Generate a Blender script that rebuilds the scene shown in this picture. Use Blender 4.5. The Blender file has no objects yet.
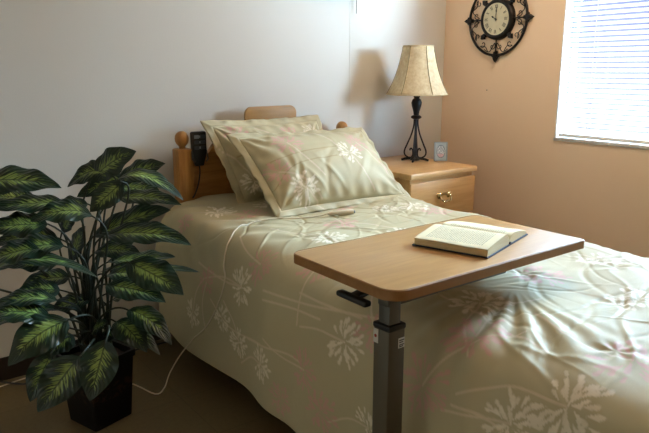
import bpy, bmesh, math, random
import numpy as np
from mathutils import Vector, Matrix

random.seed(4)
S = bpy.context.scene
COL = S.collection
PI = math.pi

# ---------------------------------------------------------------- camera, world, lights, exposure
CAM = Vector((0.0, 0.0, 1.25))
PITCH, YAW, FPX = math.radians(13.0), math.radians(37.1), 635.0
FW = Vector((math.sin(YAW) * math.cos(PITCH), math.cos(YAW) * math.cos(PITCH), -math.sin(PITCH)))
RT = Vector((math.cos(YAW), -math.sin(YAW), 0.0))
UP = RT.cross(FW)
cd = bpy.data.cameras.new('camera')
cam = bpy.data.objects.new('camera', cd)
COL.objects.link(cam)
cd.sensor_width = 36.0
cd.lens = 36.0 * FPX / 649.0
cam.matrix_world = Matrix.Translation(CAM) @ Matrix((RT, UP, -FW)).transposed().to_4x4()
cd.clip_start = 0.02
cd.dof.use_dof = False
S.camera = cam

XR, YB, XL, YF, ZC = 2.962, 2.72, -1.3, -1.6, 2.5     # room faces
WY0, WY1, WZ0, WZ1 = 0.70, 1.926, 0.905, 2.08          # window opening in the right wall

world = bpy.data.worlds.new('world')
S.world = world
world.use_nodes = True
world.node_tree.nodes['Background'].inputs['Color'].default_value = (0.90, 0.95, 1.0, 1)
world.node_tree.nodes['Background'].inputs['Strength'].default_value = 1.5

# bright patch of sky to the south-east, outside the window
ld = bpy.data.lights.new('daylight', 'AREA')
ld.shape = 'RECTANGLE'
ld.size, ld.size_y = 1.3, 1.0
ld.energy = 780.0
ld.color = (0.50, 0.75, 1.0)
lo = bpy.data.objects.new('daylight', ld)
COL.objects.link(lo)
lo.location = (4.2, -0.95, 1.85)
lo.rotation_euler = (Vector((2.6, 1.5, 1.15)) - lo.location).to_track_quat('-Z', 'Y').to_euler()

# brighter sky above the roofs, straight out from the window
l2 = bpy.data.lights.new('upper_sky', 'AREA')
l2.shape = 'RECTANGLE'
l2.size, l2.size_y = 2.0, 1.2
l2.energy = 3900.0
l2.color = (0.48, 0.75, 1.0)
lp = bpy.data.objects.new('upper_sky', l2)
COL.objects.link(lp)
lp.location = (5.6, 1.45, 2.75)
lp.rotation_euler = (Vector((2.0, 1.0, 0.8)) - lp.location).to_track_quat('-Z', 'Y').to_euler()

CEIL_W = 25.0                                          # ceiling lamp, built further down

vs = S.view_settings
vs.view_transform = 'Standard'
vs.look = 'None'
vs.gamma = 1.0
vs.use_curve_mapping = False
vs.exposure = 0.3
S.cycles.use_denoising = True


# ---------------------------------------------------------------- materials
def lin(r, g, b):
    f = lambda c: (c / 255 / 12.92) if c / 255 <= 0.04045 else ((c / 255 + 0.055) / 1.055) ** 2.4
    return (f(r), f(g), f(b), 1.0)


class N:
    """small node-tree writer"""
    def __init__(self, name):
        self.m = bpy.data.materials.new(name)
        self.m.use_nodes = True
        self.t = self.m.node_tree
        self.b = self.t.nodes['Principled BSDF']
        self.out = self.t.nodes['Material Output']

    def n(self, kind, **kw):
        x = self.t.nodes.new(kind)
        for k, v in kw.items():
            if k in x.inputs:
                x.inputs[k].default_value = v
            else:
                setattr(x, k, v)
        return x

    def l(self, a, b):
        self.t.links.new(a, b)

    def mix(self, fac, a, b, blend='MIX'):
        x = self.t.nodes.new('ShaderNodeMix')
        x.data_type = 'RGBA'
        x.blend_type = blend
        for i, v in ((0, fac), (6, a), (7, b)):
            if isinstance(v, bpy.types.NodeSocket):
                self.l(v, x.inputs[i])
            else:
                x.inputs[i].default_value = v
        return x.outputs[2]

    def math(self, op, a, b=0.0, clamp=False):
        x = self.t.nodes.new('ShaderNodeMath')
        x.operation = op
        x.use_clamp = clamp
        for i, v in ((0, a), (1, b)):
            if isinstance(v, bpy.types.NodeSocket):
                self.l(v, x.inputs[i])
            else:
                x.inputs[i].default_value = v
        return x.outputs[0]

    def bump(self, h, strength=0.2, dist=0.01):
        x = self.n('ShaderNodeBump', Strength=strength, Distance=dist)
        self.l(h, x.inputs['Height'])
        self.l(x.outputs['Normal'], self.b.inputs['Normal'])

    def set(self, color=None, rough=None, metal=None, spec=None, sheen=None, coat=None):
        for key, v in (('Base Color', color), ('Roughness', rough), ('Metallic', metal), ('Specular IOR Level', spec), ('Sheen Weight', sheen), ('Coat Weight', coat)):
            if v is None:
                continue
            if isinstance(v, bpy.types.NodeSocket):
                self.l(v, self.b.inputs[key])
            else:
                self.b.inputs[key].default_value = v
        return self

    def coord(self, out='Object', scale=(1, 1, 1), rot=(0, 0, 0)):
        c = self.n('ShaderNodeTexCoord')
        mp = self.n('ShaderNodeMapping', Scale=scale, Rotation=rot)
        self.l(c.outputs[out], mp.inputs['Vector'])
        return mp.outputs['Vector']

    def noise(self, vec, scale, detail=3.0, rough=0.5, dist=0.0):
        x = self.n('ShaderNodeTexNoise', Scale=scale, Detail=detail, Roughness=rough, Distortion=dist)
        self.l(vec, x.inputs['Vector'])
        return x.outputs['Fac']

    def ramp(self, fac, stops):
        x = self.n('ShaderNodeValToRGB')
        e = x.color_ramp.elements
        while len(e) < len(stops):
            e.new(0.5)
        for i, (p, c) in enumerate(stops):
            e[i].position = p
            e[i].color = c
        self.l(fac, x.inputs['Fac'])
        return x.outputs['Color']


def plain(name, rgb, rough=0.5, metal=0.0, spec=0.5, vary=0.06, scale=40.0):
    w = N(name)
    f = w.noise(w.coord(), scale)
    c = lin(*rgb)
    k0, k1 = 1 - vary, 1 + vary
    w.set(w.mix(f, (c[0] * k0, c[1] * k0, c[2] * k0, 1), (c[0] * k1, c[1] * k1, c[2] * k1, 1)), rough, metal, spec)
    return w.m


def wood(name, dark, light, axis='X', rough=0.4, scale=1.0, coat=0.0):
    w = N(name)
    st = {'X': (1.2, 14, 14), 'Y': (14, 1.2, 14), 'Z': (14, 14, 1.2)}[axis]
    v = w.coord('Object', tuple(a * scale for a in st))
    g = w.noise(v, 3.0, 6.0, 0.62, 0.6)
    fine = w.noise(w.coord('Object', tuple(a * scale * 5 for a in st)), 4.0, 3.0)
    c = w.ramp(g, [(0.3, lin(*dark)), (0.7, lin(*light))])
    c = w.mix(w.math('MULTIPLY', fine, 0.35), c, lin(*dark))
    w.set(c, rough, 0.0, 0.45, coat=coat)
    w.bump(fine, 0.05, 0.002)
    return w.m


def painted(name, rgb, rough=0.75):
    w = N(name)
    v = w.coord()
    f = w.noise(v, 2.0, 3.0)
    c = lin(*rgb)
    w.set(w.mix(f, tuple(x * 0.97 for x in c[:3]) + (1,), tuple(x * 1.03 for x in c[:3]) + (1,)), rough, 0, 0.3)
    w.bump(w.noise(v, 160.0, 4.0), 0.12, 0.003)
    return w.m


def make_fabric(name):
    """sage cotton sateen printed with seed heads: masks of the print are attributes of the cloth mesh"""
    w = N(name)
    a = lambda nm: w.n('ShaderNodeAttribute', attribute_name=nm).outputs['Fac']
    v = w.coord('Object')
    base = w.mix(w.noise(v, 5.0, 3.0), lin(182, 171, 136), lin(192, 181, 146))
    c = w.mix(w.math('MULTIPLY', a('print_olive'), 0.6), base, lin(150, 126, 84))
    c = w.mix(w.math('MULTIPLY', a('print_stem'), 0.75), c, lin(222, 204, 178))
    c = w.mix(w.math('MULTIPLY', a('print_pink'), 0.95), c, lin(208, 162, 150))
    c = w.mix(w.math('MULTIPLY', a('print_white'), 0.95), c, lin(234, 224, 204))
    w.set(c, 0.62, 0, 0.38)
    wv = w.noise(w.coord('Object', (1, 1, 1)), 900.0, 2.0)
    w.bump(wv, 0.05, 0.001)
    return w.m


def make_leaf():
    w = N('variegated_leaf')
    tc = w.n('ShaderNodeTexCoord')
    sp = w.n('ShaderNodeSeparateXYZ')
    w.l(tc.outputs['UV'], sp.inputs[0])
    u, v = sp.outputs[0], sp.outputs[1]                  # u -1..1 across, v 0..1 along
    au = w.math('ABSOLUTE', u)
    ob = w.n('ShaderNodeObjectInfo')
    comb = w.n('ShaderNodeCombineXYZ')
    w.l(w.math('ADD', w.math('MULTIPLY', au, 2.2), w.math('MULTIPLY', ob.outputs['Random'], 30.0)), comb.inputs[0])
    w.l(w.math('SUBTRACT', w.math('MULTIPLY', v, 34.0), w.math('MULTIPLY', au, 9.0)), comb.inputs[1])
    w.l(w.math('MULTIPLY', w.math('SIGN', u), 3.0), comb.inputs[2])
    feather = w.noise(comb.outputs[0], 1.0, 2.5, 0.55, 0.35)
    # margin: dark green band towards the rim and the tip
    env = w.math('SUBTRACT', 1.0, w.math('POWER', au, 1.5))
    tip = w.math('MULTIPLY', w.math('SUBTRACT', 1.0, w.math('POWER', v, 5.0)), w.math('MULTIPLY', v, 5.0, True), True)
    m = w.math('MULTIPLY', w.math('MULTIPLY', env, tip), 0.52)
    k = w.math('MULTIPLY', w.math('SUBTRACT', w.math('ADD', feather, m), 0.86), 6.0, True)
    rib = w.math('LESS_THAN', au, 0.045)
    k = w.math('MULTIPLY', k, w.math('SUBTRACT', 1.0, w.math('MULTIPLY', rib, 0.75)))
    green = w.mix(w.noise(comb.outputs[0], 0.6), lin(12, 30, 18), lin(20, 46, 25))
    c = w.mix(k, green, lin(130, 152, 76))
    w.set(c, 0.38, 0, 0.45)
    vein = w.n('ShaderNodeMath', operation='SINE')
    w.l(w.math('SUBTRACT', w.math('MULTIPLY', v, 62.0), w.math('MULTIPLY', au, 18.0)), vein.inputs[0])
    w.bump(vein.outputs[0], 0.35, 0.0015)
    return w.m


def make_floor():
    w = N('vinyl_tile')
    v = w.coord()
    br = w.n('ShaderNodeTexBrick', offset=0.0, **{'Scale': 1.0, 'Mortar Size': 0.0018, 'Brick Width': 0.305, 'Row Height': 0.305, 'Bias': 0.0, 'Color1': lin(116, 100, 70), 'Color2': lin(112, 96, 66), 'Mortar': lin(100, 86, 58)})
    w.l(v, br.inputs['Vector'])
    sp = w.noise(v, 60.0, 5.0, 0.7)
    c = w.mix(w.math('MULTIPLY', w.math('SUBTRACT', sp, 0.45, True), 1.6, True), br.outputs['Color'], lin(90, 76, 50))
    w.set(c, 0.42, 0, 0.4)
    return w.m


def make_shade():
    w = N('parchment_shade')
    f = w.noise(w.coord(), 55.0, 5.0, 0.65)
    c = w.ramp(f, [(0.35, lin(222, 200, 156)), (0.65, lin(240, 224, 188))])
    w.set(c, 0.7, 0, 0.25)
    tr = w.n('ShaderNodeBsdfTranslucent')
    w.l(c, tr.inputs['Color'])
    ms = w.n('ShaderNodeMixShader', Fac=0.3)
    w.l(w.b.outputs[0], ms.inputs[1])
    w.l(tr.outputs[0], ms.inputs[2])
    w.l(ms.outputs[0], w.out.inputs[0])
    return w.m


def make_slat():
    w = N('blind_slat')
    w.set(w.mix(w.noise(w.coord(), 30.0), lin(128, 124, 136), lin(134, 130, 142)), 0.8, 0, 0.0)
    return w.m


def make_glass(name, tint=(1, 1, 1, 1), gloss=0.08):
    w = N(name)
    tp = w.n('ShaderNodeBsdfTransparent', Color=tint)
    gl = w.n('ShaderNodeBsdfGlossy', Roughness=0.02)
    ms = w.n('ShaderNodeMixShader', Fac=gloss)
    w.l(tp.outputs[0], ms.inputs[1])
    w.l(gl.outputs[0], ms.inputs[2])
    w.l(ms.outputs[0], w.out.inputs[0])
    return w.m


def make_page():
    """cream page with rows of tiny print; UV is metres on the page"""
    w = N('printed_page')
    tc = w.n('ShaderNodeTexCoord')
    sp = w.n('ShaderNodeSeparateXYZ')
    w.l(tc.outputs['UV'], sp.inputs[0])
    u, v = sp.outputs[0], sp.outputs[1]
    row = w.math('FRACT', w.math('MULTIPLY', u, 165.0))
    ink = w.math('LESS_THAN', row, 0.5)
    cb = w.n('ShaderNodeCombineXYZ')
    w.l(w.math('FLOOR', w.math('MULTIPLY', u, 165.0)), cb.inputs[0])
    w.l(w.math('MULTIPLY', v, 420.0), cb.inputs[1])
    word = w.math('GREATER_THAN', w.noise(cb.outputs[0], 1.0, 1.0), 0.44)
    box = w.math('MULTIPLY', w.math('MULTIPLY', w.math('GREATER_THAN', u, 0.024), w.math('LESS_THAN', u, 0.186)),
                 w.math('MULTIPLY', w.math('GREATER_THAN', v, 0.018), w.math('LESS_THAN', v, 0.128)))
    k = w.math('MULTIPLY', w.math('MULTIPLY', ink, word), w.math('MULTIPLY', box, 0.5))
    w.set(w.mix(k, lin(228, 214, 176), lin(70, 64, 54)), 0.8, 0, 0.2)
    return w.m


def make_page_edge():
    w = N('page_edges')
    f = w.noise(w.coord('Object', (1, 1, 60)), 18.0, 2.0)
    w.set(w.mix(f, lin(196, 172, 118), lin(232, 220, 186)), 0.85, 0, 0.2)
    return w.m


def make_pot():
    w = N('black_glazed_pot')
    v = w.coord()
    vo = w.noise(v, 38.0, 2.0, 0.5, 1.6)
    sp = w.n('ShaderNodeSeparateXYZ')
    w.l(v, sp.inputs[0])
    z = sp.outputs[2]
    band = w.math('MULTIPLY', w.math('GREATER_THAN', z, 0.105), w.math('LESS_THAN', z, 0.165))
    k = w.math('MULTIPLY', band, w.math('MULTIPLY', w.math('SUBTRACT', vo, 0.5), 9.0, True))
    w.set(w.mix(w.math('MULTIPLY', k, 0.8), lin(5, 5, 6), lin(52, 36, 24)), 0.5, 0, 0.2)
    return w.m


def make_clock_face():
    w = N('clock_dial')
    w.set(w.mix(w.noise(w.coord(), 25.0, 3.0), lin(196, 186, 152), lin(218, 210, 180)), 0.5, 0, 0.3)
    return w.m


def make_photo():
    """pale print with an oval vignette and a pink touch below"""
    w = N('oval_picture')
    tc = w.n('ShaderNodeTexCoord')
    sp = w.n('ShaderNodeSeparateXYZ')
    w.l(tc.outputs['UV'], sp.inputs[0])
    u, v = sp.outputs[0], sp.outputs[1]
    r = w.math('SQRT', w.math('ADD', w.math('POWER', u, 2.0), w.math('POWER', v, 2.0)))
    f = w.noise(tc.outputs['UV'], 4.0, 3.0)
    inner = w.mix(w.math('GREATER_THAN', f, 0.52), lin(150, 158, 160), lin(206, 210, 206))
    pink = w.math('MULTIPLY', w.math('LESS_THAN', v, -0.35), 0.7)
    inner = w.mix(pink, inner, lin(214, 160, 160))
    c = w.mix(w.math('GREATER_THAN', r, 0.86), inner, lin(120, 130, 132))
    c = w.mix(w.math('GREATER_THAN', r, 0.98), c, lin(168, 180, 180))
    w.set(c, 0.3, 0, 0.5)
    return w.m


M = dict(
    wall_white=painted('off_white_paint', (200, 195, 184)),
    wall_tan=painted('tan_paint', (240, 210, 178)),
    ceiling=painted('ceiling_paint', (226, 222, 212)),
    base=plain('dark_vinyl_baseboard', (40, 30, 24), 0.5),
    floor=make_floor(),
    trim=plain('white_trim', (236, 236, 234), 0.45, vary=0.02),
    sill=plain('marble_sill', (206, 200, 194), 0.3, vary=0.22, scale=60),
    glass=make_glass('window_glass'),
    slat=make_slat(),
    cord_cream=plain('cream_cord', (226, 214, 188), 0.5, vary=0.02),
    handle=plain('ivory_plastic', (220, 212, 192), 0.4, vary=0.02),
    cord_white=plain('white_cord', (232, 230, 224), 0.5, vary=0.02),
    fabric=make_fabric('printed_sateen'),
    oak=wood('golden_oak', (150, 100, 44), (192, 142, 76), 'Z'),
    oak_x=wood('golden_oak_across', (140, 92, 40), (182, 132, 70), 'X'),
    crest=wood('pale_beech', (148, 108, 54), (174, 132, 72), 'X', 0.5),
    maple=wood('maple_veneer', (198, 152, 92), (222, 182, 124), 'X', 0.35),
    maple_top=wood('maple_edge', (204, 158, 100), (228, 190, 134), 'X', 0.3),
    table=wood('table_laminate', (168, 124, 70), (186, 142, 84), 'X', 0.36, 1.6),
    table_edge=wood('table_edging', (140, 98, 52), (156, 114, 66), 'X', 0.45),
    bronze=plain('dark_bronze', (38, 33, 30), 0.42, 0.7, vary=0.2),
    iron=plain('black_iron', (26, 24, 24), 0.45, 0.4, vary=0.15),
    brass=plain('aged_brass', (196, 178, 128), 0.25, 1.0),
    shade=make_shade(),
    shade_trim=plain('shade_piping', (150, 128, 90), 0.8),
    black=plain('black_plastic', (20, 20, 21), 0.4, vary=0.05),
    dark_key=plain('dark_key', (58, 62, 72), 0.4),
    grey_plastic=plain('grey_key', (150, 158, 172), 0.4),
    taupe=plain('taupe_enamel', (86, 80, 66), 0.42, 0.1),
    taupe_dark=plain('dark_taupe_enamel', (78, 76, 68), 0.35, 0.3),
    steel=plain('brushed_steel', (170, 170, 168), 0.35, 0.9),
    rubber=plain('rubber', (28, 28, 28), 0.8),
    paper=plain('paper_label', (206, 206, 200), 0.6, vary=0.02),
    ink=plain('printing_ink', (60, 60, 60), 0.7),
    red_ink=plain('red_ink', (150, 50, 40), 0.6),
    cover=plain('navy_book_cloth', (38, 44, 62), 0.7, vary=0.12),
    page=make_page(),
    page_edge=make_page_edge(),
    leaf=make_leaf(),
    stem=plain('leaf_stalk', (36, 42, 24), 0.6, vary=0.2, scale=20),
    soil=plain('dark_soil', (38, 28, 20), 0.95, vary=0.4, scale=120),
    pot=make_pot(),
    dial=make_clock_face(),
    picture=make_photo(),
    silver=plain('silvered_glass', (176, 190, 192), 0.15, 0.3),
    mattress=plain('mattress_ticking', (196, 198, 204), 0.8),
    frame_metal=plain('bed_frame_enamel', (64, 58, 52), 0.5, 0.3),
    nail=plain('nail_head', (96, 78, 60), 0.5, 0.5),
)
lw = bpy.data.materials.new('lamp_diffuser')
lw.use_nodes = True
lw.node_tree.nodes['Principled BSDF'].inputs['Emission Color'].default_value = (1.0, 0.72, 0.44, 1)
lw.node_tree.nodes['Principled BSDF'].inputs['Emission Strength'].default_value = 3.0
M['diffuser'] = lw


# ---------------------------------------------------------------- object helpers
class MB:
    """collects shapes (world coordinates) and links them as ONE mesh object"""
    def __init__(self):
        self.bm = bmesh.new()

    def add(self, verts, faces):
        vs_ = [self.bm.verts.new(v) for v in verts]
        out = []
        for f in faces:
            try:
                out.append(self.bm.faces.new([vs_[i] for i in f]))
            except ValueError:
                pass
        return vs_, out

    def merge(self, other):
        me = bpy.data.meshes.new('t')
        other.to_mesh(me)
        other.free()
        self.bm.from_mesh(me)
        bpy.data.meshes.remove(me)

    def box(self, c, d, bevel=0.0, seg=2, mat=None):
        b = bmesh.new()
        bmesh.ops.create_cube(b, size=1.0)
        bmesh.ops.scale(b, vec=d, verts=b.verts)
        if bevel > 0:
            bmesh.ops.bevel(b, geom=b.edges[:], offset=bevel, segments=seg, profile=0.5, affect='EDGES')
        if mat is not None:
            bmesh.ops.transform(b, matrix=mat, verts=b.verts)
        bmesh.ops.translate(b, vec=c, verts=b.verts)
        self.merge(b)
        return self

    def span(self, lo_, hi_, bevel=0.0, seg=2):
        c = [(a + b) / 2 for a, b in zip(lo_, hi_)]
        d = [abs(b - a) for a, b in zip(lo_, hi_)]
        return self.box(c, d, bevel, seg)

    def prism(self, outline, axis, lo_, hi_, bevel=0.0):
        """outline in the two other axes, extruded along axis"""
        def P(a, b, h):
            return {'x': (h, a, b), 'y': (a, h, b), 'z': (a, b, h)}[axis]
        b = bmesh.new()
        v0 = [b.verts.new(P(p[0], p[1], lo_)) for p in outline]
        v1 = [b.verts.new(P(p[0], p[1], hi_)) for p in outline]
        n = len(outline)
        b.faces.new(v0)
        b.faces.new(v1[::-1])
        for i in range(n):
            b.faces.new((v0[i], v1[i], v1[(i + 1) % n], v0[(i + 1) % n]))
        bmesh.ops.recalc_face_normals(b, faces=b.faces)
        if bevel > 0:
            es = [e for e in b.edges if abs(e.calc_face_angle(0)) > 1.2 and e.link_faces[0] and (len(e.link_faces[0].verts) == n or len(e.link_faces[1].verts) == n)]
            bmesh.ops.bevel(b, geom=es, offset=bevel, segments=2, profile=0.5, affect='EDGES')
        self.merge(b)
        return self

    def tube(self, pts, r, n=10, closed=False, caps=True):
        pts = [Vector(p) for p in pts]
        k = len(pts)
        rr = r if isinstance(r, (list, tuple)) else [r] * k
        rings = []
        nrm = None
        for i, p in enumerate(pts):
            if closed:
                t = pts[(i + 1) % k] - pts[i - 1]
            else:
                t = pts[min(i + 1, k - 1)] - pts[max(i - 1, 0)]
            if t.length < 1e-9:
                t = Vector((0, 0, 1))
            t.normalize()
            if nrm is None:
                nrm = t.orthogonal().normalized()
            nrm = (nrm - t * nrm.dot(t))
            if nrm.length < 1e-6:
                nrm = t.orthogonal()
            nrm.normalize()
            bn = t.cross(nrm)
            rings.append([self.bm.verts.new(p + (nrm * math.cos(2 * PI * j / n) + bn * math.sin(2 * PI * j / n)) * rr[i]) for j in range(n)])
        m = k if closed else k - 1
        for i in range(m):
            a, b = rings[i], rings[(i + 1) % k]
            for j in range(n):
                self.bm.faces.new((a[j], a[(j + 1) % n], b[(j + 1) % n], b[j]))
        if caps and not closed:
            self.bm.faces.new(rings[0][::-1])
            self.bm.faces.new(rings[-1])
        return self

    def lathe(self, prof, c, n=32, axis='z'):
        """prof: (radius, height) from bottom to top"""
        rings = []
        for r, h in prof:
            ring = []
            for j in range(n):
                a = 2 * PI * j / n
                x, y = r * math.cos(a), r * math.sin(a)
                p = {'z': (x, y, h), 'x': (h, x, y), 'y': (x, h, y)}[axis]
                ring.append(self.bm.verts.new((c[0] + p[0], c[1] + p[1], c[2] + p[2])))
            rings.append(ring)
        for a, b in zip(rings, rings[1:]):
            for j in range(n):
                self.bm.faces.new((a[j], a[(j + 1) % n], b[(j + 1) % n], b[j]))
        self.bm.faces.new(rings[0][::-1])
        self.bm.faces.new(rings[-1])
        return self

    def grid(self, P, closed_u=False):
        """P[i][j] points; UVs from optional P entries are set by the caller"""
        R = [[self.bm.verts.new(p) for p in row] for row in P]
        for i in range(len(R) - 1):
            for j in range(len(R[0]) - 1):
                self.bm.faces.new((R[i][j], R[i][j + 1], R[i + 1][j + 1], R[i + 1][j]))
        return R

    def build(self, name, mat, parent=None, smooth=40.0, recalc=True):
        if recalc:
            bmesh.ops.recalc_face_normals(self.bm, faces=self.bm.faces)
        org = base_of(parent) if parent else Vector((0, 0, 0))
        bmesh.ops.translate(self.bm, vec=-org, verts=self.bm.verts)
        me = bpy.data.meshes.new(name)
        self.bm.to_mesh(me)
        self.bm.free()
        return link(name, me, mat, parent, smooth)


def base_of(o):
    v = Vector((0, 0, 0))
    while o is not None:
        v += o.location
        o = o.parent
    return v


def link(name, me, mat, parent=None, smooth=40.0):
    me.materials.append(mat)
    if smooth and len(me.polygons):
        me.polygons.foreach_set('use_smooth', [True] * len(me.polygons))
        me.set_sharp_from_angle(angle=math.radians(smooth))
    o = bpy.data.objects.new(name, me)
    COL.objects.link(o)
    if parent:
        o.parent = parent
    return o


def raw_mesh(name, verts, faces, mat, parent=None, smooth=60.0, uv=None, attrs=None):
    org = base_of(parent) if parent else Vector((0, 0, 0))
    verts = np.asarray(verts, float) - np.array(org)
    me = bpy.data.meshes.new(name)
    me.from_pydata(verts.tolist(), [], faces)
    if uv is not None:
        lay = me.uv_layers.new(name='UVMap')
        li = np.empty(len(me.loops), int)
        me.loops.foreach_get('vertex_index', li)
        lay.data.foreach_set('uv', np.asarray(uv, float)[li].ravel())
    for k, a in (attrs or {}).items():
        at = me.attributes.new(k, 'FLOAT', 'POINT')
        at.data.foreach_set('value', np.asarray(a, np.float32).ravel())
    me.update()
    return link(name, me, mat, parent, smooth)


def grid_faces(nr, nc):
    i, j = np.meshgrid(np.arange(nr - 1), np.arange(nc - 1), indexing='ij')
    a = (i * nc + j).ravel()
    return np.stack([a, a + 1, a + nc + 1, a + nc], 1).tolist()


def thing(name, loc, label, cat, group=None):
    o = bpy.data.objects.new(name, None)
    COL.objects.link(o)
    o.location = loc
    o.empty_display_size = 0.1
    return tag(o, label, cat, group)


def tag(o, label, cat, group=None):
    o['label'] = label
    o['category'] = cat
    if group:
        o['group'] = group
    return o


def struct(o):
    o['kind'] = 'structure'
    return o


def bez(p0, p1, p2, p3, n=12):
    p0, p1, p2, p3 = map(Vector, (p0, p1, p2, p3))
    out = []
    for i in range(n + 1):
        t = i / n
        out.append(p0 * (1 - t) ** 3 + p1 * 3 * t * (1 - t) ** 2 + p2 * 3 * t * t * (1 - t) + p3 * t ** 3)
    return out


def smooth_path(pts, n=8):
    """Catmull-Rom through points"""
    P = [Vector(p) for p in pts]
    P = [P[0] * 2 - P[1]] + P + [P[-1] * 2 - P[-2]]
    out = []
    for i in range(1, len(P) - 2):
        a, b, c, d = P[i - 1:i + 3]
        for k in range(n):
            t = k / n
            out.append(0.5 * ((2 * b) + (c - a) * t + (2 * a - 5 * b + 4 * c - d) * t * t + (3 * b - a - 3 * c + d) * t ** 3))
    out.append(P[-2])
    return out


# ---------------------------------------------------------------- the room
T = 0.14
struct(MB().span((XL - T, YF - T, -0.1), (XR + T, YB + T, 0)).build('floor', M['floor'], smooth=0))
struct(MB().span((XL - T, YF - T, ZC), (XR + T, YB + T, ZC + 0.1)).build('ceiling', M['ceiling'], smooth=0))
struct(MB().span((XL - T, YB, 0), (XR + T, YB + T, ZC)).build('wall_back', M['wall_white'], smooth=0))
struct(MB().span((XL - T, YF - T, 0), (XL, YB, ZC)).build('wall_left', M['wall_tan'], smooth=0))
struct(MB().span((XL, YF - T, 0), (XR + T, YF, ZC)).build('wall_front', M['wall_tan'], smooth=0))
w = MB()
w.span((XR, YF, 0), (XR + T, YB, WZ0))
w.span((XR, YF, WZ1), (XR + T, YB, ZC))
w.span((XR, YF, WZ0), (XR + T, WY0, WZ1))
w.span((XR, WY1, WZ0), (XR + T, YB, WZ1))
struct(w.build('wall_right', M['wall_tan'], smooth=0))
for nm, lo_, hi_ in (('baseboard_back', (XL, YB - 0.008, 0), (XR, YB, 0.1)), ('baseboard_right', (XR - 0.008, YF, 0), (XR, YB - 0.008, 0.1)),
                     ('baseboard_left', (XL, YF, 0), (XL + 0.008, YB - 0.008, 0.1)), ('baseboard_front', (XL + 0.008, YF, 0), (XR - 0.008, YF + 0.008, 0.1))):
    struct(MB().span(lo_, hi_, 0.002, 1).build(nm, M['base']))
# flat cover strip over the joint of the wall panels
struct(MB().span((2.224, YB - 0.0012, 0.1), (2.238, YB, ZC), 0.0004, 1).build('trim_1', M['wall_white']))

win = bpy.data.objects.new('window_1', None)
COL.objects.link(win)
win.location = (XR, (WY0 + WY1) / 2, WZ0)
struct(win)
w = MB()
fx0, fx1 = XR + 0.07, XR + 0.13
w.span((fx0, WY0, WZ0), (fx1, WY0 + 0.04, WZ1), 0.004)
w.span((fx0, WY1 - 0.014, WZ0), (fx1, WY1, WZ1), 0.004)
w.span((fx0, WY0, WZ0), (fx1, WY1, WZ0 + 0.02), 0.004)
w.span((fx0, WY0, WZ1 - 0.04), (fx1, WY1, WZ1), 0.004)
w.build('window_frame', M['trim'], win)
MB().span((XR + 0.098, WY0 + 0.03, WZ0 + 0.03), (XR + 0.102, WY1 - 0.010, WZ1 - 0.03)).build('window_pane', M['glass'], win)
w = MB()
w.span((XR + 0.001, WY1 - 0.006, WZ0), (XR + 0.07, WY1, WZ1))
w.span((XR + 0.001, WY0, WZ0), (XR + 0.07, WY0 + 0.006, WZ1))
w.span((XR + 0.001, WY0, WZ1 - 0.006), (XR + 0.07, WY1, WZ1))
w.build('window_jamb', M['trim'], win)
MB().span((XR - 0.006, WY0 - 0.004, WZ0 - 0.014), (XR + 0.07, WY1 + 0.004, WZ0 + 0.002), 0.003).build('window_sill', M['sill'], win)

# ceiling lamp of the room
cl = thing('ceiling_lamp', (2.4, 1.3, ZC), 'round ceiling lamp with warm glass bowl on the ceiling above the bed, near the window', 'lamp')
MB().lathe([(0.15, ZC - 0.03), (0.16, ZC - 0.025), (0.16, ZC)], (2.4, 1.3, 0)).build('lamp_base', M['brass'], cl)
MB().lathe([(0.02, ZC - 0.1), (0.08, ZC - 0.092), (0.125, ZC - 0.068), (0.145, ZC - 0.03)], (2.4, 1.3, 0)).build('glass_bowl', M['diffuser'], cl)
pl_ = bpy.data.lights.new('ceiling_bulb', 'POINT')
pl_.shadow_soft_size = 0.1
pl_.energy = CEIL_W
pl_.color = (1.0, 0.80, 0.60)
po = bpy.data.objects.new('ceiling_bulb', pl_)
COL.objects.link(po)
po.location = (2.4, 1.3, ZC - 0.21)

# ---------------------------------------------------------------- window blind
bl = thing('window_blind', (XR, (WY0 + WY1) / 2, WZ0), 'white horizontal slat blind, lowered over the bright window', 'window blind')
bx = XR + 0.028
by0, by1 = WY0 + 0.012, WY1 - 0.012
w = MB()
pitch, wid = 0.0246, 0.026
z = WZ0 + 0.035
tilt = math.radians(-17)
while z < WZ1 - 0.05:
    P = []
    for k in range(5):
        a = (k / 4 - 0.5) * wid
        crown = 0.0022 * (1 - (2 * k / 4 - 1) ** 2)
        P.append([(bx + a * math.cos(tilt) - crown * math.sin(tilt), yy, z + a * math.sin(tilt) + crown * math.cos(tilt)) for yy in (by0, by1)])
    w.grid(P)
    z += pitch
w.build('slats', M['slat'], bl)
w = MB()
for yy in (by1 - 0.155, by0 + 0.155, (by0 + by1) / 2):
    for dx in (-0.014, 0.014):
        w.tube([(bx + dx, yy, WZ0 + 0.02), (bx + dx, yy, WZ1 - 0.03)], 0.0016, 6)
w.build('ladder_cord', M['cord_white'], bl)
MB().span((bx - 0.014, by0, WZ0 + 0.006), (bx + 0.014, by1, WZ0 + 0.024), 0.004).build('bottom_rail', M['trim'], bl)
MB().span((bx - 0.02, by0, WZ1 - 0.045), (bx + 0.02, by1, WZ1 - 0.008), 0.003).build('headrail', M['trim'], bl)

# ---------------------------------------------------------------- bed
bed = thing('bed', (1.65, 1.45, 0), 'wooden single care bed with turned post headboard against the white wall', 'bed')
HY = 2.630


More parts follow.
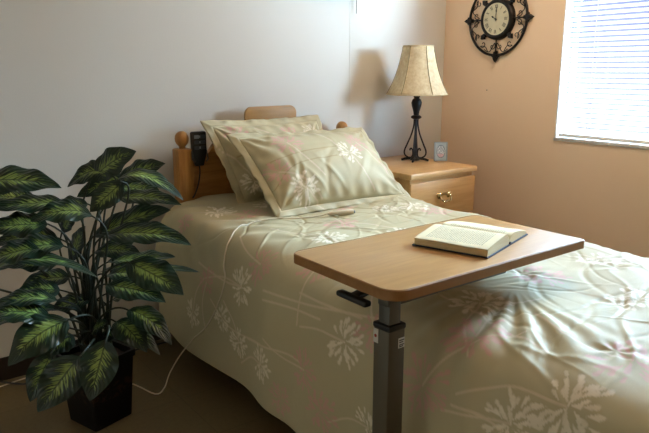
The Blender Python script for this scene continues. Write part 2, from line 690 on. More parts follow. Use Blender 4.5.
def bed_end(name, y, crest_top, post_top):
    p0, p1 = 1.196, 2.104
    pts = [(p0 + 0.03, 0.32), (p0 + 0.03, post_top - 0.01)]
    c = (p0 + p1) / 2
    left = [(p0 + 0.10, post_top - 0.012)]
    for i in range(9):
        t = i / 8
        left.append((p0 + 0.11 + 0.30 * t, post_top - 0.012 + (crest_top - post_top - 0.05) * (t ** 0.55 if t > 0 else 0)))
    pts += left
    pts += [(2 * c - x, zz) for x, zz in reversed(left)]
    pts += [(p1 - 0.03, post_top - 0.01), (p1 - 0.03, 0.32)]
    hb = MB().prism(pts, 'y', y - 0.013, y + 0.013, 0.003).build(name, M['oak_x'], bed)
    for px in (p0, p1):
        MB().box((px, y, (post_top + 0.06) / 2 + 0.03), (0.070, 0.070, post_top - 0.06), 0.008).build('post', M['oak'], hb)
        b = post_top
        MB().lathe([(0.028, b - 0.002), (0.030, b + 0.004), (0.030, b + 0.014), (0.024, b + 0.019), (0.024, b + 0.024), (0.015, b + 0.030), (0.014, b + 0.037), (0.018, b + 0.043), (0.026, b + 0.052), (0.0305, b + 0.064), (0.0315, b + 0.074), (0.029, b + 0.087), (0.022, b + 0.098), (0.012, b + 0.105), (0.003, b + 0.107)], (px, y, 0), 24).build('finial', M['oak'], hb, 28)
    # crest: rounded board set on the front of the arch
    cx0, cx1, cz0, cz1, r = c - 0.144, c + 0.144, crest_top - 0.17, crest_top, 0.035
    o = [(cx0, cz0)]
    for k in range(7):
        a = PI - k / 6 * PI / 2
        o.append((cx0 + r + r * math.cos(a), cz1 - r + r * math.sin(a)))
    for k in range(7):
        a = PI / 2 - k / 6 * PI / 2
        o.append((cx1 - r + r * math.cos(a), cz1 - r + r * math.sin(a)))
    o.append((cx1, cz0))
    MB().prism(o, 'y', y - 0.030, y - 0.0132, 0.004).build('crest_panel', M['crest'], hb)
    return hb


bed_end('headboard', HY, 1.082, 0.880)
bed_end('footboard', 0.255, 0.80, 0.62)
MB().span((1.16, 0.29, 0.41), (2.05, 2.59, 0.610), 0.05, 4).build('mattress', M['mattress'], bed)
w = MB()
for x in (1.19, 2.07):
    w.span((x - 0.02, 0.28, 0.33), (x + 0.02, 2.60, 0.40), 0.005)
for y in (0.5, 1.0, 1.5, 2.0, 2.45):
    w.span((1.19, y - 0.02, 0.34), (2.07, y + 0.02, 0.39), 0.004)
w.build('side_rails', M['frame_metal'], bed)
for x in (1.16, 2.07):
    for y in (0.42, 2.43):
        lg = MB().tube([(x, y, 0.36), (x, y, 0.09)], 0.016, 12).build('leg', M['frame_metal'], bed)
        cs = MB()
        cs.lathe([(0.012, -0.011), (0.036, -0.011), (0.04, -0.006), (0.04, 0.006), (0.036, 0.011), (0.012, 0.011)], (x - 0.02, y, 0.041), 24, 'x')
        cs.tube(bez((x, y, 0.1), (x, y + 0.02, 0.1), (x - 0.005, y + 0.02, 0.06), (x - 0.005, y, 0.041), 8), 0.006, 8)
        cs.build('caster', M['black'], lg)

# ---- printed cloth: comforter and pillows share the same seed-head print
def print_masks(Sx, Ty, flowers, stems, seed=1):
    """Sx, Ty: cloth coordinates in metres (arrays); flowers: (s, t, radius, kind, stem angle)"""
    rng = np.random.default_rng(seed)
    shape = Sx.shape
    s, t = Sx.ravel(), Ty.ravel()
    out = {k: np.zeros(s.size) for k in ('white', 'pink', 'stem', 'olive')}

    def petals(s0, t0, R, kind, gap):
        idx = np.nonzero((np.abs(s - s0) < R * 1.3) & (np.abs(t - t0) < R * 1.3))[0]
        if not len(idx):
            return
        ds, dt = s[idx] - s0, t[idx] - t0
        acc = np.zeros(len(idx))
        n = 54
        for k in range(n):
            a = k * 2.39996 + rng.uniform(-0.35, 0.35)
            ring = math.sqrt((k + 2.5) / (n + 1.5)) * rng.uniform(0.84, 1.06)
            da = 9.0 if gap is None else abs((a - gap + PI) % (2 * PI) - PI)
            if da < 0.30 or rng.uniform() < 0.12:
                continue
            rad = R * ring * 0.88
            L, W = R * rng.uniform(0.15, 0.23), R * rng.uniform(0.06, 0.105)
            tw = a + rng.uniform(-0.3, 0.3)
            cx_, cy_ = rad * math.cos(a), rad * math.sin(a)
            c, q = math.cos(tw), math.sin(tw)
            x = (ds - cx_) * c + (dt - cy_) * q
            y = -(ds - cx_) * q + (dt - cy_) * c
            wloc = W * np.clip(0.60 + 0.6 * x / L, 0.3, 1.1)
            d = (x / L) ** 2 + (y / wloc) ** 2
            acc = np.maximum(acc, np.clip((1.25 - d) * 2.2, 0, 1) * rng.uniform(0.75, 1.0))
        out[kind][idx] = np.maximum(out[kind][idx], acc)

    def line(pts, wd, key, strength=1.0):
        P = np.array(smooth_path([(a, b, 0) for a, b in pts], 10))[:, :2]
        lo_, hi_ = P.min(0) - 0.02, P.max(0) + 0.02
        idx = np.nonzero((s > lo_[0]) & (s < hi_[0]) & (t > lo_[1]) & (t < hi_[1]))[0]
        if not len(idx):
            return
        best = np.full(len(idx), 9.0)
        for a, b in zip(P[:-1], P[1:]):
            ab = b - a
            L2 = ab @ ab
            if L2 < 1e-12:
                continue
            u = np.clip(((s[idx] - a[0]) * ab[0] + (t[idx] - a[1]) * ab[1]) / L2, 0, 1)
            best = np.minimum(best, np.hypot(s[idx] - a[0] - u * ab[0], t[idx] - a[1] - u * ab[1]))
        out[key][idx] = np.maximum(out[key][idx], np.clip(1.5 - best / wd, 0, 1) * strength)

    for (s0, t0, R, kind, ang) in flowers:
        petals(s0, t0, R, kind, ang)
        if ang is not None:
            L = R * rng.uniform(2.6, 3.6)
            bend = rng.uniform(-0.25, 0.25)
            line([(s0, t0), (s0 + math.cos(ang) * L * 0.5, t0 + math.sin(ang) * L * 0.5), (s0 + math.cos(ang + bend) * L, t0 + math.sin(ang + bend) * L)], 0.0028, 'stem')
    for pts, key, wd in stems:
        line(pts, wd, key)
    return {k: v.reshape(shape) for k, v in out.items()}


def smoothstep(a, b, x):
    t = np.clip((x - a) / (b - a), 0, 1)
    return t * t * (3 - 2 * t)


# COMFORTER-BEGIN
NS, NY = 590, 640
CY0, CY1 = 0.29, 2.602


def comforter_grid():
    y = np.linspace(CY1, CY0, NY)
    f = smoothstep(1.3, 2.45, y)
    one = np.ones(NY)
    mid = np.exp(-((y - 1.85) / 0.22) ** 2)
    farx = 2.065 + 0.03 * mid + 0.015 * f
    ctrl = [(1.030 - 0.006 * f, 0.125 * one), (1.020 * one, 0.30 * one), (1.034 * one, 0.47 + 0.02 * f), (1.092 + 0.004 * f, 0.598 + 0.042 * f), (1.235 - 0.03 * f, 0.652 + 0.016 * f),
            (1.46 * one, 0.668 + 0.008 * f), (1.78 * one, 0.672 + 0.008 * f), (farx - 0.06, 0.664 + 0.010 * f), (farx + 0.006, 0.612 + 0.01 * f), (farx + 0.024, 0.48 * one), (farx + 0.018, 0.30 * one), (farx + 0.022, 0.13 * one)]
    C = np.array([[cx + 0 * y, cz + 0 * y] for cx, cz in ctrl])           # k,2,NY
    k = len(C)

    def weights(u):
        W = np.zeros((len(u), k))
        i = np.minimum(u.astype(int), k - 2)
        t = u - i
        w4 = 0.5 * np.stack([-t + 2 * t**2 - t**3, 2 - 5 * t**2 + 3 * t**3, t + 4 * t**2 - 3 * t**3, -t**2 + t**3], 1)
        for q in range(4):
            j = i - 1 + q
            lo_, hi_ = j < 0, j > k - 1
            jj = np.clip(j, 0, k - 1)
            np.add.at(W, (np.arange(len(u)), jj), np.where(lo_ | hi_, 0, w4[:, q]))
            if lo_.any():
                r = np.nonzero(lo_)[0]
                W[r, 0] += 2 * w4[r, q]
                W[r, 1] -= w4[r, q]
            if hi_.any():
                r = np.nonzero(hi_)[0]
                W[r, k - 1] += 2 * w4[r, q]
                W[r, k - 2] -= w4[r, q]
        return W

    u = np.linspace(0, k - 1, 3000)
    mean = weights(u) @ C.mean(2)
    arc = np.concatenate([[0], np.cumsum(np.hypot(*np.diff(mean, axis=0).T))])
    L = arc[-1]
    Sv = np.linspace(0, L, NS)
    W = weights(np.interp(Sv, arc, u))
    XZ = np.einsum('sk,kdn->nsd', W, C)                                   # NY,NS,2
    P = np.stack([XZ[..., 0], np.repeat(y[:, None], NS, 1), XZ[..., 1]], -1)
    Sg, Yg = np.meshgrid(Sv, y)
    ds = np.gradient(P, axis=1)
    dy = np.gradient(P, axis=0)
    nrm = np.cross(dy, ds)
    nrm /= np.linalg.norm(nrm, axis=-1, keepdims=True) + 1e-12
    nrm *= np.where(nrm[:, NS // 2:NS // 2 + 1, 2:3] < 0, -1, 1)
    rng = np.random.default_rng(11)
    h = np.zeros_like(Sg)
    # soft filling
    for i in range(26):
        fs, fy = rng.normal(0, 9), rng.normal(0, 9)
        h += 0.0011 * np.sin(fs * Sg + fy * Yg + rng.uniform(0, 6.28))
    # tufts on a staggered lattice, with creases running out of each
    for r in range(9):
        for c in range(8):
            s0 = 0.14 + 0.27 * c + rng.uniform(-0.02, 0.02)
            y0 = 0.36 + 0.29 * r + (0.14 if c % 2 else 0) + rng.uniform(-0.02, 0.02)
            dx, dyy = Sg - s0, Yg - y0
            rr = np.hypot(dx, dyy)
            if rr.min() > 0.4:
                continue
            th = np.arctan2(dyy, dx)
            ph = rng.uniform(0, 6.28)
            amp = 0.25 + 0.75 * smoothstep(0.5, 0.75, Sg)
            h -= amp * 0.005 * np.exp(-(rr / 0.032) ** 2)
            h += amp * 0.0020 * np.exp(-(rr / 0.085) ** 2) * np.cos(rng.integers(5, 8) * th + ph + 9 * rr) * np.clip(rr / 0.03, 0, 1)
    # creases: soft ridges across the top towards the window, finer at the bed foot
    for i in range(150):
        s0, y0 = rng.uniform(0.55, 1.6), rng.uniform(0.3, 2.2)
        a = rng.normal(0.35, 0.55)
        ca, sa = math.cos(a), math.sin(a)
        q = (Sg - s0) * ca + (Yg - y0) * sa
        p = -(Sg - s0) * sa + (Yg - y0) * ca + 0.03 * np.sin(q * 14 + i)
        Lq = rng.uniform(0.06, 0.20)
        h += rng.choice([-1, 1]) * rng.uniform(0.0012, 0.0042) * np.exp(-(q / Lq) ** 2 - (p / rng.uniform(0.005, 0.010)) ** 2)
    # folds of the hanging side, deeper towards the hem, and fan folds where the cloth turns over the corner near the table
    side = 1 - smoothstep(0.30, 0.62, Sg)
    hem = 1 - smoothstep(0.0, 0.5, Sg)
    h += side * 0.007 * np.sin(Yg * 15 + 2.0 * np.sin(Yg * 4.1) + Sg * 2.5) + hem * 0.010 * np.sin(Yg * 8.3 + 1.0)
    fan = np.exp(-((Yg - 0.86) / 0.22) ** 2) * smoothstep(0.18, 0.45, Sg) * (1 - smoothstep(0.62, 0.84, Sg))
    ang = np.arctan2(Yg - 1.02, 0.86 - Sg)
    h += fan * 0.0062 * np.sin(ang * 27.0 + 0.6 + 1.5 * np.sin(Sg * 12))
    # crumple where the comforter rounds the left edge beside the pillows
    hd = smoothstep(1.7, 2.1, Yg) * np.exp(-((Sg - 0.55) / 0.16) ** 2)
    h += hd * 0.0045 * np.sin(Yg * 46 + 7 * np.sin(Sg * 9))
    P = P + nrm * h[..., None]
    P[..., 2] = np.maximum(P[..., 2], 0.085)
    P[..., 0] = np.minimum(P[..., 0], 2.132 + 0.02 * smoothstep(2.14, 2.05, P[..., 1]))
    return P, Sg, Yg


CP, CS, CT = comforter_grid()
# COMFORTER-END


def on_top(x, y, lift=0.0):
    q = CP[:, NS // 5: NS * 4 // 5].reshape(-1, 3)
    k = np.argmin((q[:, 0] - x) ** 2 + (q[:, 1] - y) ** 2)
    return Vector((x, y, q[k, 2] + lift))


def on_side(y, z, lift=0.0):
    q = CP[:, :NS // 3].reshape(-1, 3)
    k = np.argmin((q[:, 1] - y) ** 2 + (q[:, 2] - z) ** 2)
    return Vector((q[k, 0] - lift, y, z))


W_, K_ = 'white', 'pink'
COMFORTER_FLOWERS = [
    (0.394, 1.281, 0.078, W_, 1.59), (0.469, 1.197, 0.075, K_, 0.78), (0.380, 1.867, 0.070, W_, 1.57),
    (0.483, 1.789, 0.070, K_, 1.42), (0.159, 1.700, 0.068, W_, 1.70), (0.239, 1.453, 0.072, K_, 1.63),
    (0.080, 1.586, 0.060, K_, None), (0.136, 1.365, 0.070, K_, None), (0.178, 1.163, 0.060, W_, 1.75),
    (0.188, 2.203, 0.060, W_, -0.25), (0.234, 1.976, 0.055, W_, None), (0.492, 2.405, 0.055, K_, None),
    (0.746, 1.720, 0.075, W_, 1.96), (0.896, 1.848, 0.075, K_, -0.67), (0.652, 2.346, 0.075, W_, None),
    (0.727, 2.222, 0.070, K_, None), (1.332, 1.902, 0.070, W_, None), (1.360, 1.803, 0.070, K_, None),
    (1.214, 1.946, 0.060, W_, None), (0.685, 1.005, 0.085, W_, -2.78), (0.980, 1.025, 0.085, K_, 2.03),
    (0.666, 0.591, 0.090, K_, 1.57), (0.492, 0.630, 0.085, W_, 1.66), (0.408, 0.724, 0.070, W_, 1.82),
    (0.394, 0.970, 0.085, K_, -0.45), (0.558, 0.911, 0.080, K_, 0.28), (1.257, 1.000, 0.080, W_, 1.42),
    (1.008, 0.748, 0.080, W_, None), (1.84, 0.45, 0.07, K_, 1.79), (2.03, 0.72, 0.07, W_, 0.55),
    (1.96, 0.99, 0.07, K_, 4.37), (1.82, 1.26, 0.07, W_, 0.33), (1.85, 1.53, 0.07, K_, 3.94),
    (1.95, 1.80, 0.07, W_, 0.90), (1.90, 2.07, 0.07, K_, 4.02), (1.90, 2.34, 0.07, W_, 3.80),
    (1.10, 2.10, 0.07, K_, 2.4), (1.02, 1.62, 0.075, W_, 3.6), (1.50, 2.10, 0.07, W_, 1.0), (1.52, 1.45, 0.075, K_, 4.0), (1.22, 1.30, 0.075, W_, 5.2), (1.55, 0.72, 0.08, W_, 0.6),
    (1.30, 0.52, 0.08, K_, 2.2), (0.80, 1.45, 0.075, W_, 2.6), (0.86, 2.30, 0.07, W_, 4.4), (0.33, 2.10, 0.06, K_, 2.9), (0.17, 1.88, 0.06, W_, 0.4), (0.56, 1.55, 0.07, K_, 3.3)]
COMFORTER_STEMS = [
    ([(0.413, 1.720), (0.436, 1.527), (0.474, 1.306), (0.497, 1.202)], 'stem', 0.0032),
    ([(0.464, 1.542), (0.469, 1.370), (0.478, 1.251)], 'stem', 0.0032),
    ([(0.384, 1.710), (0.403, 1.586), (0.422, 1.399)], 'stem', 0.0032),
    ([(0.380, 2.198), (0.370, 1.981), (0.380, 1.867)], 'stem', 0.0032),
    ([(0.281, 2.055), (0.206, 1.907), (0.230, 1.700)], 'stem', 0.0032),
    ([(0.652, 1.118), (0.638, 1.005), (0.610, 0.886), (0.595, 0.744)], 'stem', 0.0032),
    ([(0.384, 0.877), (0.394, 0.808), (0.384, 0.744)], 'stem', 0.0032),
    ([(0.206, 1.818), (0.249, 1.586), (0.253, 1.483)], 'stem', 0.0032),
    ([(1.182, 1.710), (1.158, 1.853), (1.050, 1.981)], 'olive', 0.0060),
    ([(0.914, 1.759), (0.877, 1.892), (0.797, 1.976)], 'olive', 0.0060),
    ([(1.261, 0.877), (1.346, 1.049), (1.350, 1.197)], 'olive', 0.0060),
    ([(0.966, 0.832), (0.942, 0.936), (0.896, 1.000)], 'olive', 0.0060),
    ([(0.699, 1.833), (0.816, 1.813), (0.924, 1.710)], 'olive', 0.0060)]
masks = print_masks(CS, CT, COMFORTER_FLOWERS, COMFORTER_STEMS, 5)
cf = raw_mesh('comforter', CP.reshape(-1, 3), [f_[::-1] for f_ in grid_faces(NY, NS)], M['fabric'], None, 0,
              attrs={'print_' + k: v for k, v in masks.items()})
cf.data.polygons.foreach_set('use_smooth', [True] * len(cf.data.polygons))
md = cf.modifiers.new('thickness', 'SOLIDIFY')
md.thickness = 0.012
md.offset = -1.0
tag(cf, 'sage green comforter printed with pale seed heads, spread over the bed', 'comforter')


def pillow(name, origin, ex, ey, Wd, Hd, thick, label, flowers, stems, seed, flange=0.035, sag=0.0):
    """ex, ey: unit vectors along the width and up the slope; origin: centre"""
    origin, ex, ey = Vector(origin), Vector(ex).normalized(), Vector(ey).normalized()
    nz = ex.cross(ey)
    if nz.y > 0:
        nz = -nz
    root = thing(name, origin, label, 'pillow', 'pillows at the head of the bed')
    rng = np.random.default_rng(seed)
    n, m = 150, 104
    u = np.linspace(-1, 1, n)
    v = np.linspace(-1, 1, m)
    U, V = np.meshgrid(u, v)
    # corners drawn in: edges bow inwards between the ears
    bx_ = 1 - 0.035 * (1 - V ** 2)
    by_ = 1 - 0.055 * (1 - U ** 2)
    X, Y = U * bx_ * Wd / 2, V * by_ * Hd / 2
    prof = np.clip(1 - np.abs(U) ** 2.6, 0, 1) ** 0.62 * np.clip(1 - np.abs(V) ** 2.4, 0, 1) ** 0.62
    wr = np.zeros_like(U)
    for cu in (-1, 1):
        for cv in (-1, 1):
            th = np.arctan2((V - cv) * Hd, (U - cu) * Wd)
            rr = np.hypot((V - cv) * Hd / 2, (U - cu) * Wd / 2)
            wr += 0.0055 * np.exp(-(rr / 0.15) ** 2) * np.cos(th * 11 + rng.uniform(0, 6)) * np.clip(rr / 0.04, 0, 1)
    for i in range(14):
        s0, t0 = rng.uniform(-0.8, 0.8) * Wd / 2, rng.uniform(-0.8, 0.8) * Hd / 2
        a = rng.normal(1.3, 0.5)
        q = (X - s0) * math.cos(a) + (Y - t0) * math.sin(a)
        p = -(X - s0) * math.sin(a) + (Y - t0) * math.cos(a)
        wr += rng.choice([-1, 1]) * 0.0032 * np.exp(-(q / 0.09) ** 2 - (p / 0.012) ** 2)
    # crimps along the seam
    edge = np.maximum(np.abs(U) ** 8, np.abs(V) ** 8)
    crimp = 0.004 * edge * (1 - edge) * 4 * np.sin(np.where(np.abs(U) * Wd > np.abs(V) * Wd, Y, X) * 85)
    top = thick * 0.62 * prof + (wr + crimp) * np.clip(prof * 3, 0, 1)
    bot = -thick * 0.38 * prof
    E = np.array

    def place(x, y, z):
        o = E(origin)[None, None]
        y2 = y
        p = o + x[..., None] * E(ex) + y2[..., None] * E(ey) + z[..., None] * E(nz)
        # the filling settles downwards, the upper corners flop
        p[..., 2] -= sag * (np.abs(x) / (Wd / 2)) ** 2 * np.clip(y / (Hd / 2), 0, 1)
        return p
    mk = print_masks(X, Y, flowers, stems, seed)
    A, B = place(X, Y, top), place(X, Y, bot)
    F = grid_faces(m, n)
    k = m * n
    F2 = [[a + k, d + k, c + k, b + k] for a, b, c, d in F]
    att = {'print_' + q: np.concatenate([vv.ravel(), vv.ravel()]) for q, vv in mk.items()}
    body = raw_mesh('cushion_body', np.concatenate([A.reshape(-1, 3), B.reshape(-1, 3)]), F + F2, M['fabric'], root, 0, attrs=att)
    body.data.polygons.foreach_set('use_smooth', [True] * len(body.data.polygons))
    # flat flange sewn all round, slightly wavy
    per = []
    for i in range(n - 1):
        per.append((u[i], -1.0, 0, -1))
    for j in range(m - 1):
        per.append((1.0, v[j], 1, 0))
    for i in range(n - 1):
        per.append((-u[i], 1.0, 0, 1))
    for j in range(m - 1):
        per.append((-1.0, -v[j], -1, 0))
    rings = []
    Q = len(per)
    for q in range(5):
        a = (q - 0.4) / 4
        xs, ys, zs = [], [], []
        for i, (uu, vv, nx, ny) in enumerate(per):
            cx_ = max(0, abs(uu) - 0.86) / 0.14
            cy_ = max(0, abs(vv) - 0.86) / 0.14
            ox = math.copysign(1, uu) * (1.0 if nx else (cx_ ** 1.5))
            oy = math.copysign(1, vv) * (1.0 if ny else (cy_ ** 1.5))
            x = uu * (1 - 0.035 * (1 - vv * vv)) * Wd / 2 + ox * flange * a
            y = vv * (1 - 0.055 * (1 - uu * uu)) * Hd / 2 + oy * flange * a
            xs.append(x)
            ys.append(y)
            ph = i / Q * 2 * PI
            zs.append(a * (0.006 * math.sin(ph * 13 + seed) + 0.004 * math.sin(ph * 31)) - 0.010 * a * (1 if vv > -0.99 else 0))
        rings.append((np.array(xs), np.array(ys), np.array(zs)))
    FX, FY, FZ = (np.stack([r[i] for r in rings]) for i in range(3))
    fm = print_masks(FX, FY, flowers, stems, seed)
    PF = place(FX, FY, FZ)
    faces = [[q * Q + i, q * Q + (i + 1) % Q, (q + 1) * Q + (i + 1) % Q, (q + 1) * Q + i] for q in range(4) for i in range(Q)]
    fl = raw_mesh('flange', PF.reshape(-1, 3), faces, M['fabric'], root, 0, attrs={'print_' + q: vv for q, vv in fm.items()})
    fl.data.polygons.foreach_set('use_smooth', [True] * len(fl.data.polygons))
    sm = fl.modifiers.new('thickness', 'SOLIDIFY')
    sm.thickness = 0.003
    sm.offset = 0
    return root


pillow('pillow', (1.622, 2.470, 0.846), (1, 0.015, -0.005), (-0.11, 0.16, 0.42), 0.58, 0.36, 0.13,
       'sage printed pillow standing behind, against the wooden headboard', [(-0.22, -0.10, 0.06, W_, 1.9), (-0.2, 0.12, 0.06, K_, -0.6), (0.06, 0.09, 0.06, K_, -1.2), (0.2, 0.1, 0.055, W_, -1.4)],
       [([(-0.1, 0.15), (0.02, 0.05), (0.08, -0.1)], 'stem', 0.003), ([(-0.25, 0.02), (-0.1, 0.04), (0.1, 0.0)], 'olive', 0.003)], 3)
pillow('pillow', (1.690, 2.235, 0.826), (0.998, -0.035, -0.008), (-0.050, 0.29, 0.31), 0.67, 0.385, 0.15,
       'sage printed pillow lying in front, leaning on the rear pillow', [(0.10, 0.01, 0.066, W_, -1.35), (0.185, 0.075, 0.062, K_, -1.0), (-0.17, 0.10, 0.07, K_, -1.2), (-0.20, -0.125, 0.068, W_, -0.9), (-0.27, -0.03, 0.058, K_, -0.6)],
       [([(0.01, 0.17), (0.05, 0.08), (0.045, -0.02)], 'stem', 0.0032), ([(0.2, 0.1), (0.27, 0.0), (0.29, -0.12)], 'pink', 0.003),
        ([(-0.3, 0.02), (-0.12, 0.04), (0.06, 0.05)], 'olive', 0.002), ([(-0.32, -0.1), (-0.2, -0.02), (0.02, 0.0)], 'olive', 0.002)], 8)

# ---------------------------------------------------------------- hand control on the headboard
rc = thing('bed_remote_control', (1.250, 2.610, 0.80), 'black bed remote control clipped on the headboard beside the left post', 'remote control')
ty = 2.594
o = [(1.240, 0.832), (1.274, 0.832), (1.286, 0.872), (1.291, 0.90), (1.291, 0.979), (1.286, 0.984), (1.229, 0.984), (1.224, 0.979), (1.224, 0.90), (1.229, 0.872)]
MB().prism(o, 'y', ty - 0.014, ty + 0.012, 0.003).build('remote_body', M['black'], rc)
for r, zz in enumerate((0.962, 0.938, 0.914)):
    for c, xx in enumerate((1.243, 1.272)):
        b = MB().box((xx, ty - 0.0152, zz), (0.023, 0.004, 0.016), 0.0015, 1).build('button', M['dark_key'] if r or c else M['grey_plastic'], rc)
w = MB()
for zz in (0.962, 0.938, 0.914):
    w.box((1.2575, ty - 0.0162, zz), (0.004, 0.0015, 0.010))
w.build('key_marks', M['grey_plastic'], rc)
MB().tube([(1.224, ty - 0.004, 0.90), (1.222, ty - 0.012, 0.862), (1.232, ty - 0.018, 0.852)], 0.004, 8).build('holder_clip', M['taupe_dark'], rc)
MB().tube([(1.293, ty - 0.004, 0.90), (1.296, ty - 0.012, 0.862), (1.285, ty - 0.018, 0.852)], 0.004, 8).build('holder_clip', M['taupe_dark'], rc)
MB().tube(smooth_path([(1.257, ty, 0.835), (1.258, ty - 0.002, 0.80), (1.246, ty - 0.006, 0.75), (1.226, ty - 0.014, 0.712), (1.205, ty - 0.03, 0.695)], 8), 0.0036, 8).build('cable', M['black'], rc)

# ---------------------------------------------------------------- nightstand
ns = thing('nightstand', (2.386, 2.43, 0), 'light maple nightstand with brass drawer pulls, between bed and tan wall', 'nightstand')
x0, x1, y0, y1 = 2.162, 2.618, 2.172, 2.70
MB().prism([(2.143, 2.158), (2.148, 2.150), (2.628, 2.150), (2.639, 2.162), (2.639, 2.706), (2.143, 2.706)], 'z', 0.732, 0.760, 0.006).build('top', M['maple_top'], ns)
w = MB()
w.span((x0, y0, 0.06), (x1, y1, 0.7315), 0.003, 1)
w.span((x0 + 0.02, y0 + 0.03, 0.0), (x1 - 0.02, y1 - 0.01, 0.062))
w.build('body', M['maple'], ns)
for z0, z1 in ((0.520, 0.712), (0.315, 0.512), (0.085, 0.307)):
    dr = MB().span((x0 - 0.008, y0 - 0.016, z0), (x1 + 0.008, y0 - 0.0005, z1), 0.005).build('drawer', M['maple'], ns)
    hx, hz, hy = (x0 + x1) / 2, z1 - 0.088, y0 - 0.016
    h = MB()
    for sx in (-1, 1):
        h.lathe([(0.004, -0.010), (0.010, -0.008), (0.016, -0.003), (0.017, 0.0)], (hx + sx * 0.034, hy - 0.0005, hz + 0.008), 16, 'y')
        h.box((hx + sx * 0.046, hy - 0.002, hz + 0.014), (0.02, 0.0035, 0.012), 0.0015, 1, Matrix.Rotation(sx * 0.5, 4, 'Y'))
    h.box((hx, hy - 0.002, hz + 0.016), (0.055, 0.0035, 0.014), 0.0015, 1)
    h.tube(smooth_path([(hx - 0.034, hy - 0.008, hz + 0.008), (hx - 0.037, hy - 0.018, hz - 0.008), (hx - 0.02, hy - 0.024, hz - 0.02), (hx, hy - 0.025, hz - 0.017),
                        (hx + 0.02, hy - 0.024, hz - 0.02), (hx + 0.037, hy - 0.018, hz - 0.008), (hx + 0.034, hy - 0.008, hz + 0.008)], 6), 0.0042, 10)
    h.build('bail_handle', M['brass'], dr)

# ---------------------------------------------------------------- table lamp
LX, LY, LZ = 2.497, 2.476, 0.7600
lamp = thing('table_lamp', (LX, LY, LZ), 'table lamp with dark scrolled iron base and cream bell shade on the nightstand', 'lamp')
w = MB()
for k in range(4):
    a = k * PI / 2 + 0.62
    c, s = math.cos(a), math.sin(a)
    w.tube([(LX, LY, LZ + 0.016), (LX + 0.03 * c, LY + 0.03 * s, LZ + 0.016), (LX + 0.055 * c, LY + 0.055 * s, LZ + 0.012), (LX + 0.075 * c, LY + 0.075 * s, LZ + 0.0062)], [0.008, 0.008, 0.007, 0.006], 8)
w.lathe([(0.026, LZ + 0.006), (0.028, LZ + 0.014), (0.018, LZ + 0.024), (0.010, LZ + 0.03)], (LX, LY, 0), 16)
w.build('lamp_foot', M['iron'], lamp)
MB().lathe([(0.0085, LZ + 0.02), (0.007, LZ + 0.10), (0.008, LZ + 0.24)], (LX, LY, 0), 12).build('stem', M['iron'], lamp)
for k in range(4):
    a = k * PI / 2 + 0.62
    c, s = math.cos(a), math.sin(a)
    prof = [(0.010, 0.235), (0.011, 0.20), (0.022, 0.15), (0.044, 0.095), (0.059, 0.058), (0.056, 0.034), (0.036, 0.020), (0.020, 0.022), (0.013, 0.036), (0.014, 0.058), (0.021, 0.070), (0.028, 0.066), (0.028, 0.058)]
    MB().tube(smooth_path([(LX + r * c, LY + r * s, LZ + hh) for r, hh in prof], 5), 0.0042, 8).build('scroll_rod', M['iron'], lamp)
MB().lathe([(0.012, LZ + 0.228), (0.026, LZ + 0.234), (0.030, LZ + 0.240), (0.026, LZ + 0.247), (0.015, LZ + 0.252)], (LX, LY, 0), 20).build('collar', M['iron'], lamp)
MB().lathe([(0.014, LZ + 0.250), (0.017, LZ + 0.27), (0.026, LZ + 0.30), (0.029, LZ + 0.318), (0.024, LZ + 0.334), (0.014, LZ + 0.342), (0.018, LZ + 0.350), (0.016, LZ + 0.358), (0.010, LZ + 0.364), (0.009, LZ + 0.40)], (LX, LY, 0), 20).build('vase_knob', M['iron'], lamp)
MB().lathe([(0.012, LZ + 0.40), (0.014, LZ + 0.43), (0.028, LZ + 0.46), (0.03, LZ + 0.485), (0.02, LZ + 0.51), (0.005, LZ + 0.517)], (LX, LY, 0), 16).build('bulb', M['trim'], lamp)
sz0, sz1 = LZ + 0.362, LZ + 0.613
SR = [(0.0, 0.163), (0.05, 0.156), (0.15, 0.143), (0.3, 0.126), (0.45, 0.112), (0.6, 0.101), (0.75, 0.092), (0.9, 0.084), (1.0, 0.080)]
face = math.atan2(-LY, -LX)
P = []
for t, r in SR:
    row = []
    for k in range(6):
        a0 = face + (k - 0.5) * PI / 3
        a1 = a0 + PI / 3
        for q in range(6):
            g = q / 6
            x = (math.cos(a0) * (1 - g) + math.cos(a1) * g)
            y = (math.sin(a0) * (1 - g) + math.sin(a1) * g)
            bow = 1 + 0.10 * math.sin(PI * g)
            row.append((LX + x * r * bow, LY + y * r * bow, sz0 + t * (sz1 - sz0)))
    row.append(row[0])
    P.append(row)
w = MB()
w.grid(P)
bmesh.ops.remove_doubles(w.bm, verts=w.bm.verts, dist=1e-5)
sh = w.build('lamp_shade', M['shade'], lamp, 25.0)
sm = sh.modifiers.new('thickness', 'SOLIDIFY')
sm.thickness = 0.002
for k in range(6):
    a0 = face + (k - 0.5) * PI / 3
    MB().tube([(LX + r * 1.004 * math.cos(a0), LY + r * 1.004 * math.sin(a0), sz0 + t * (sz1 - sz0)) for t, r in SR], 0.0022, 6).build('seam', M['shade_trim'], sh)
for row, nm in ((P[0], 'bottom_trim'), (P[-1], 'top_trim')):
    MB().tube(row[:-1], 0.0032, 6, True).build(nm, M['shade'], sh)
w = MB()
for k in range(3):
    a0 = face + (k * 2 - 0.5) * PI / 3
    w.tube([(LX, LY, sz1 - 0.03), (LX + 0.079 * math.cos(a0), LY + 0.079 * math.sin(a0), sz1 - 0.003)], 0.0018, 6)
w.tube([(LX, LY, LZ + 0.40), (LX + 0.045, LY, LZ + 0.44), (LX + 0.05, LY, LZ + 0.52), (LX, LY, sz1 - 0.03)], 0.0018, 6)
w.build('harp', M['brass'], lamp)

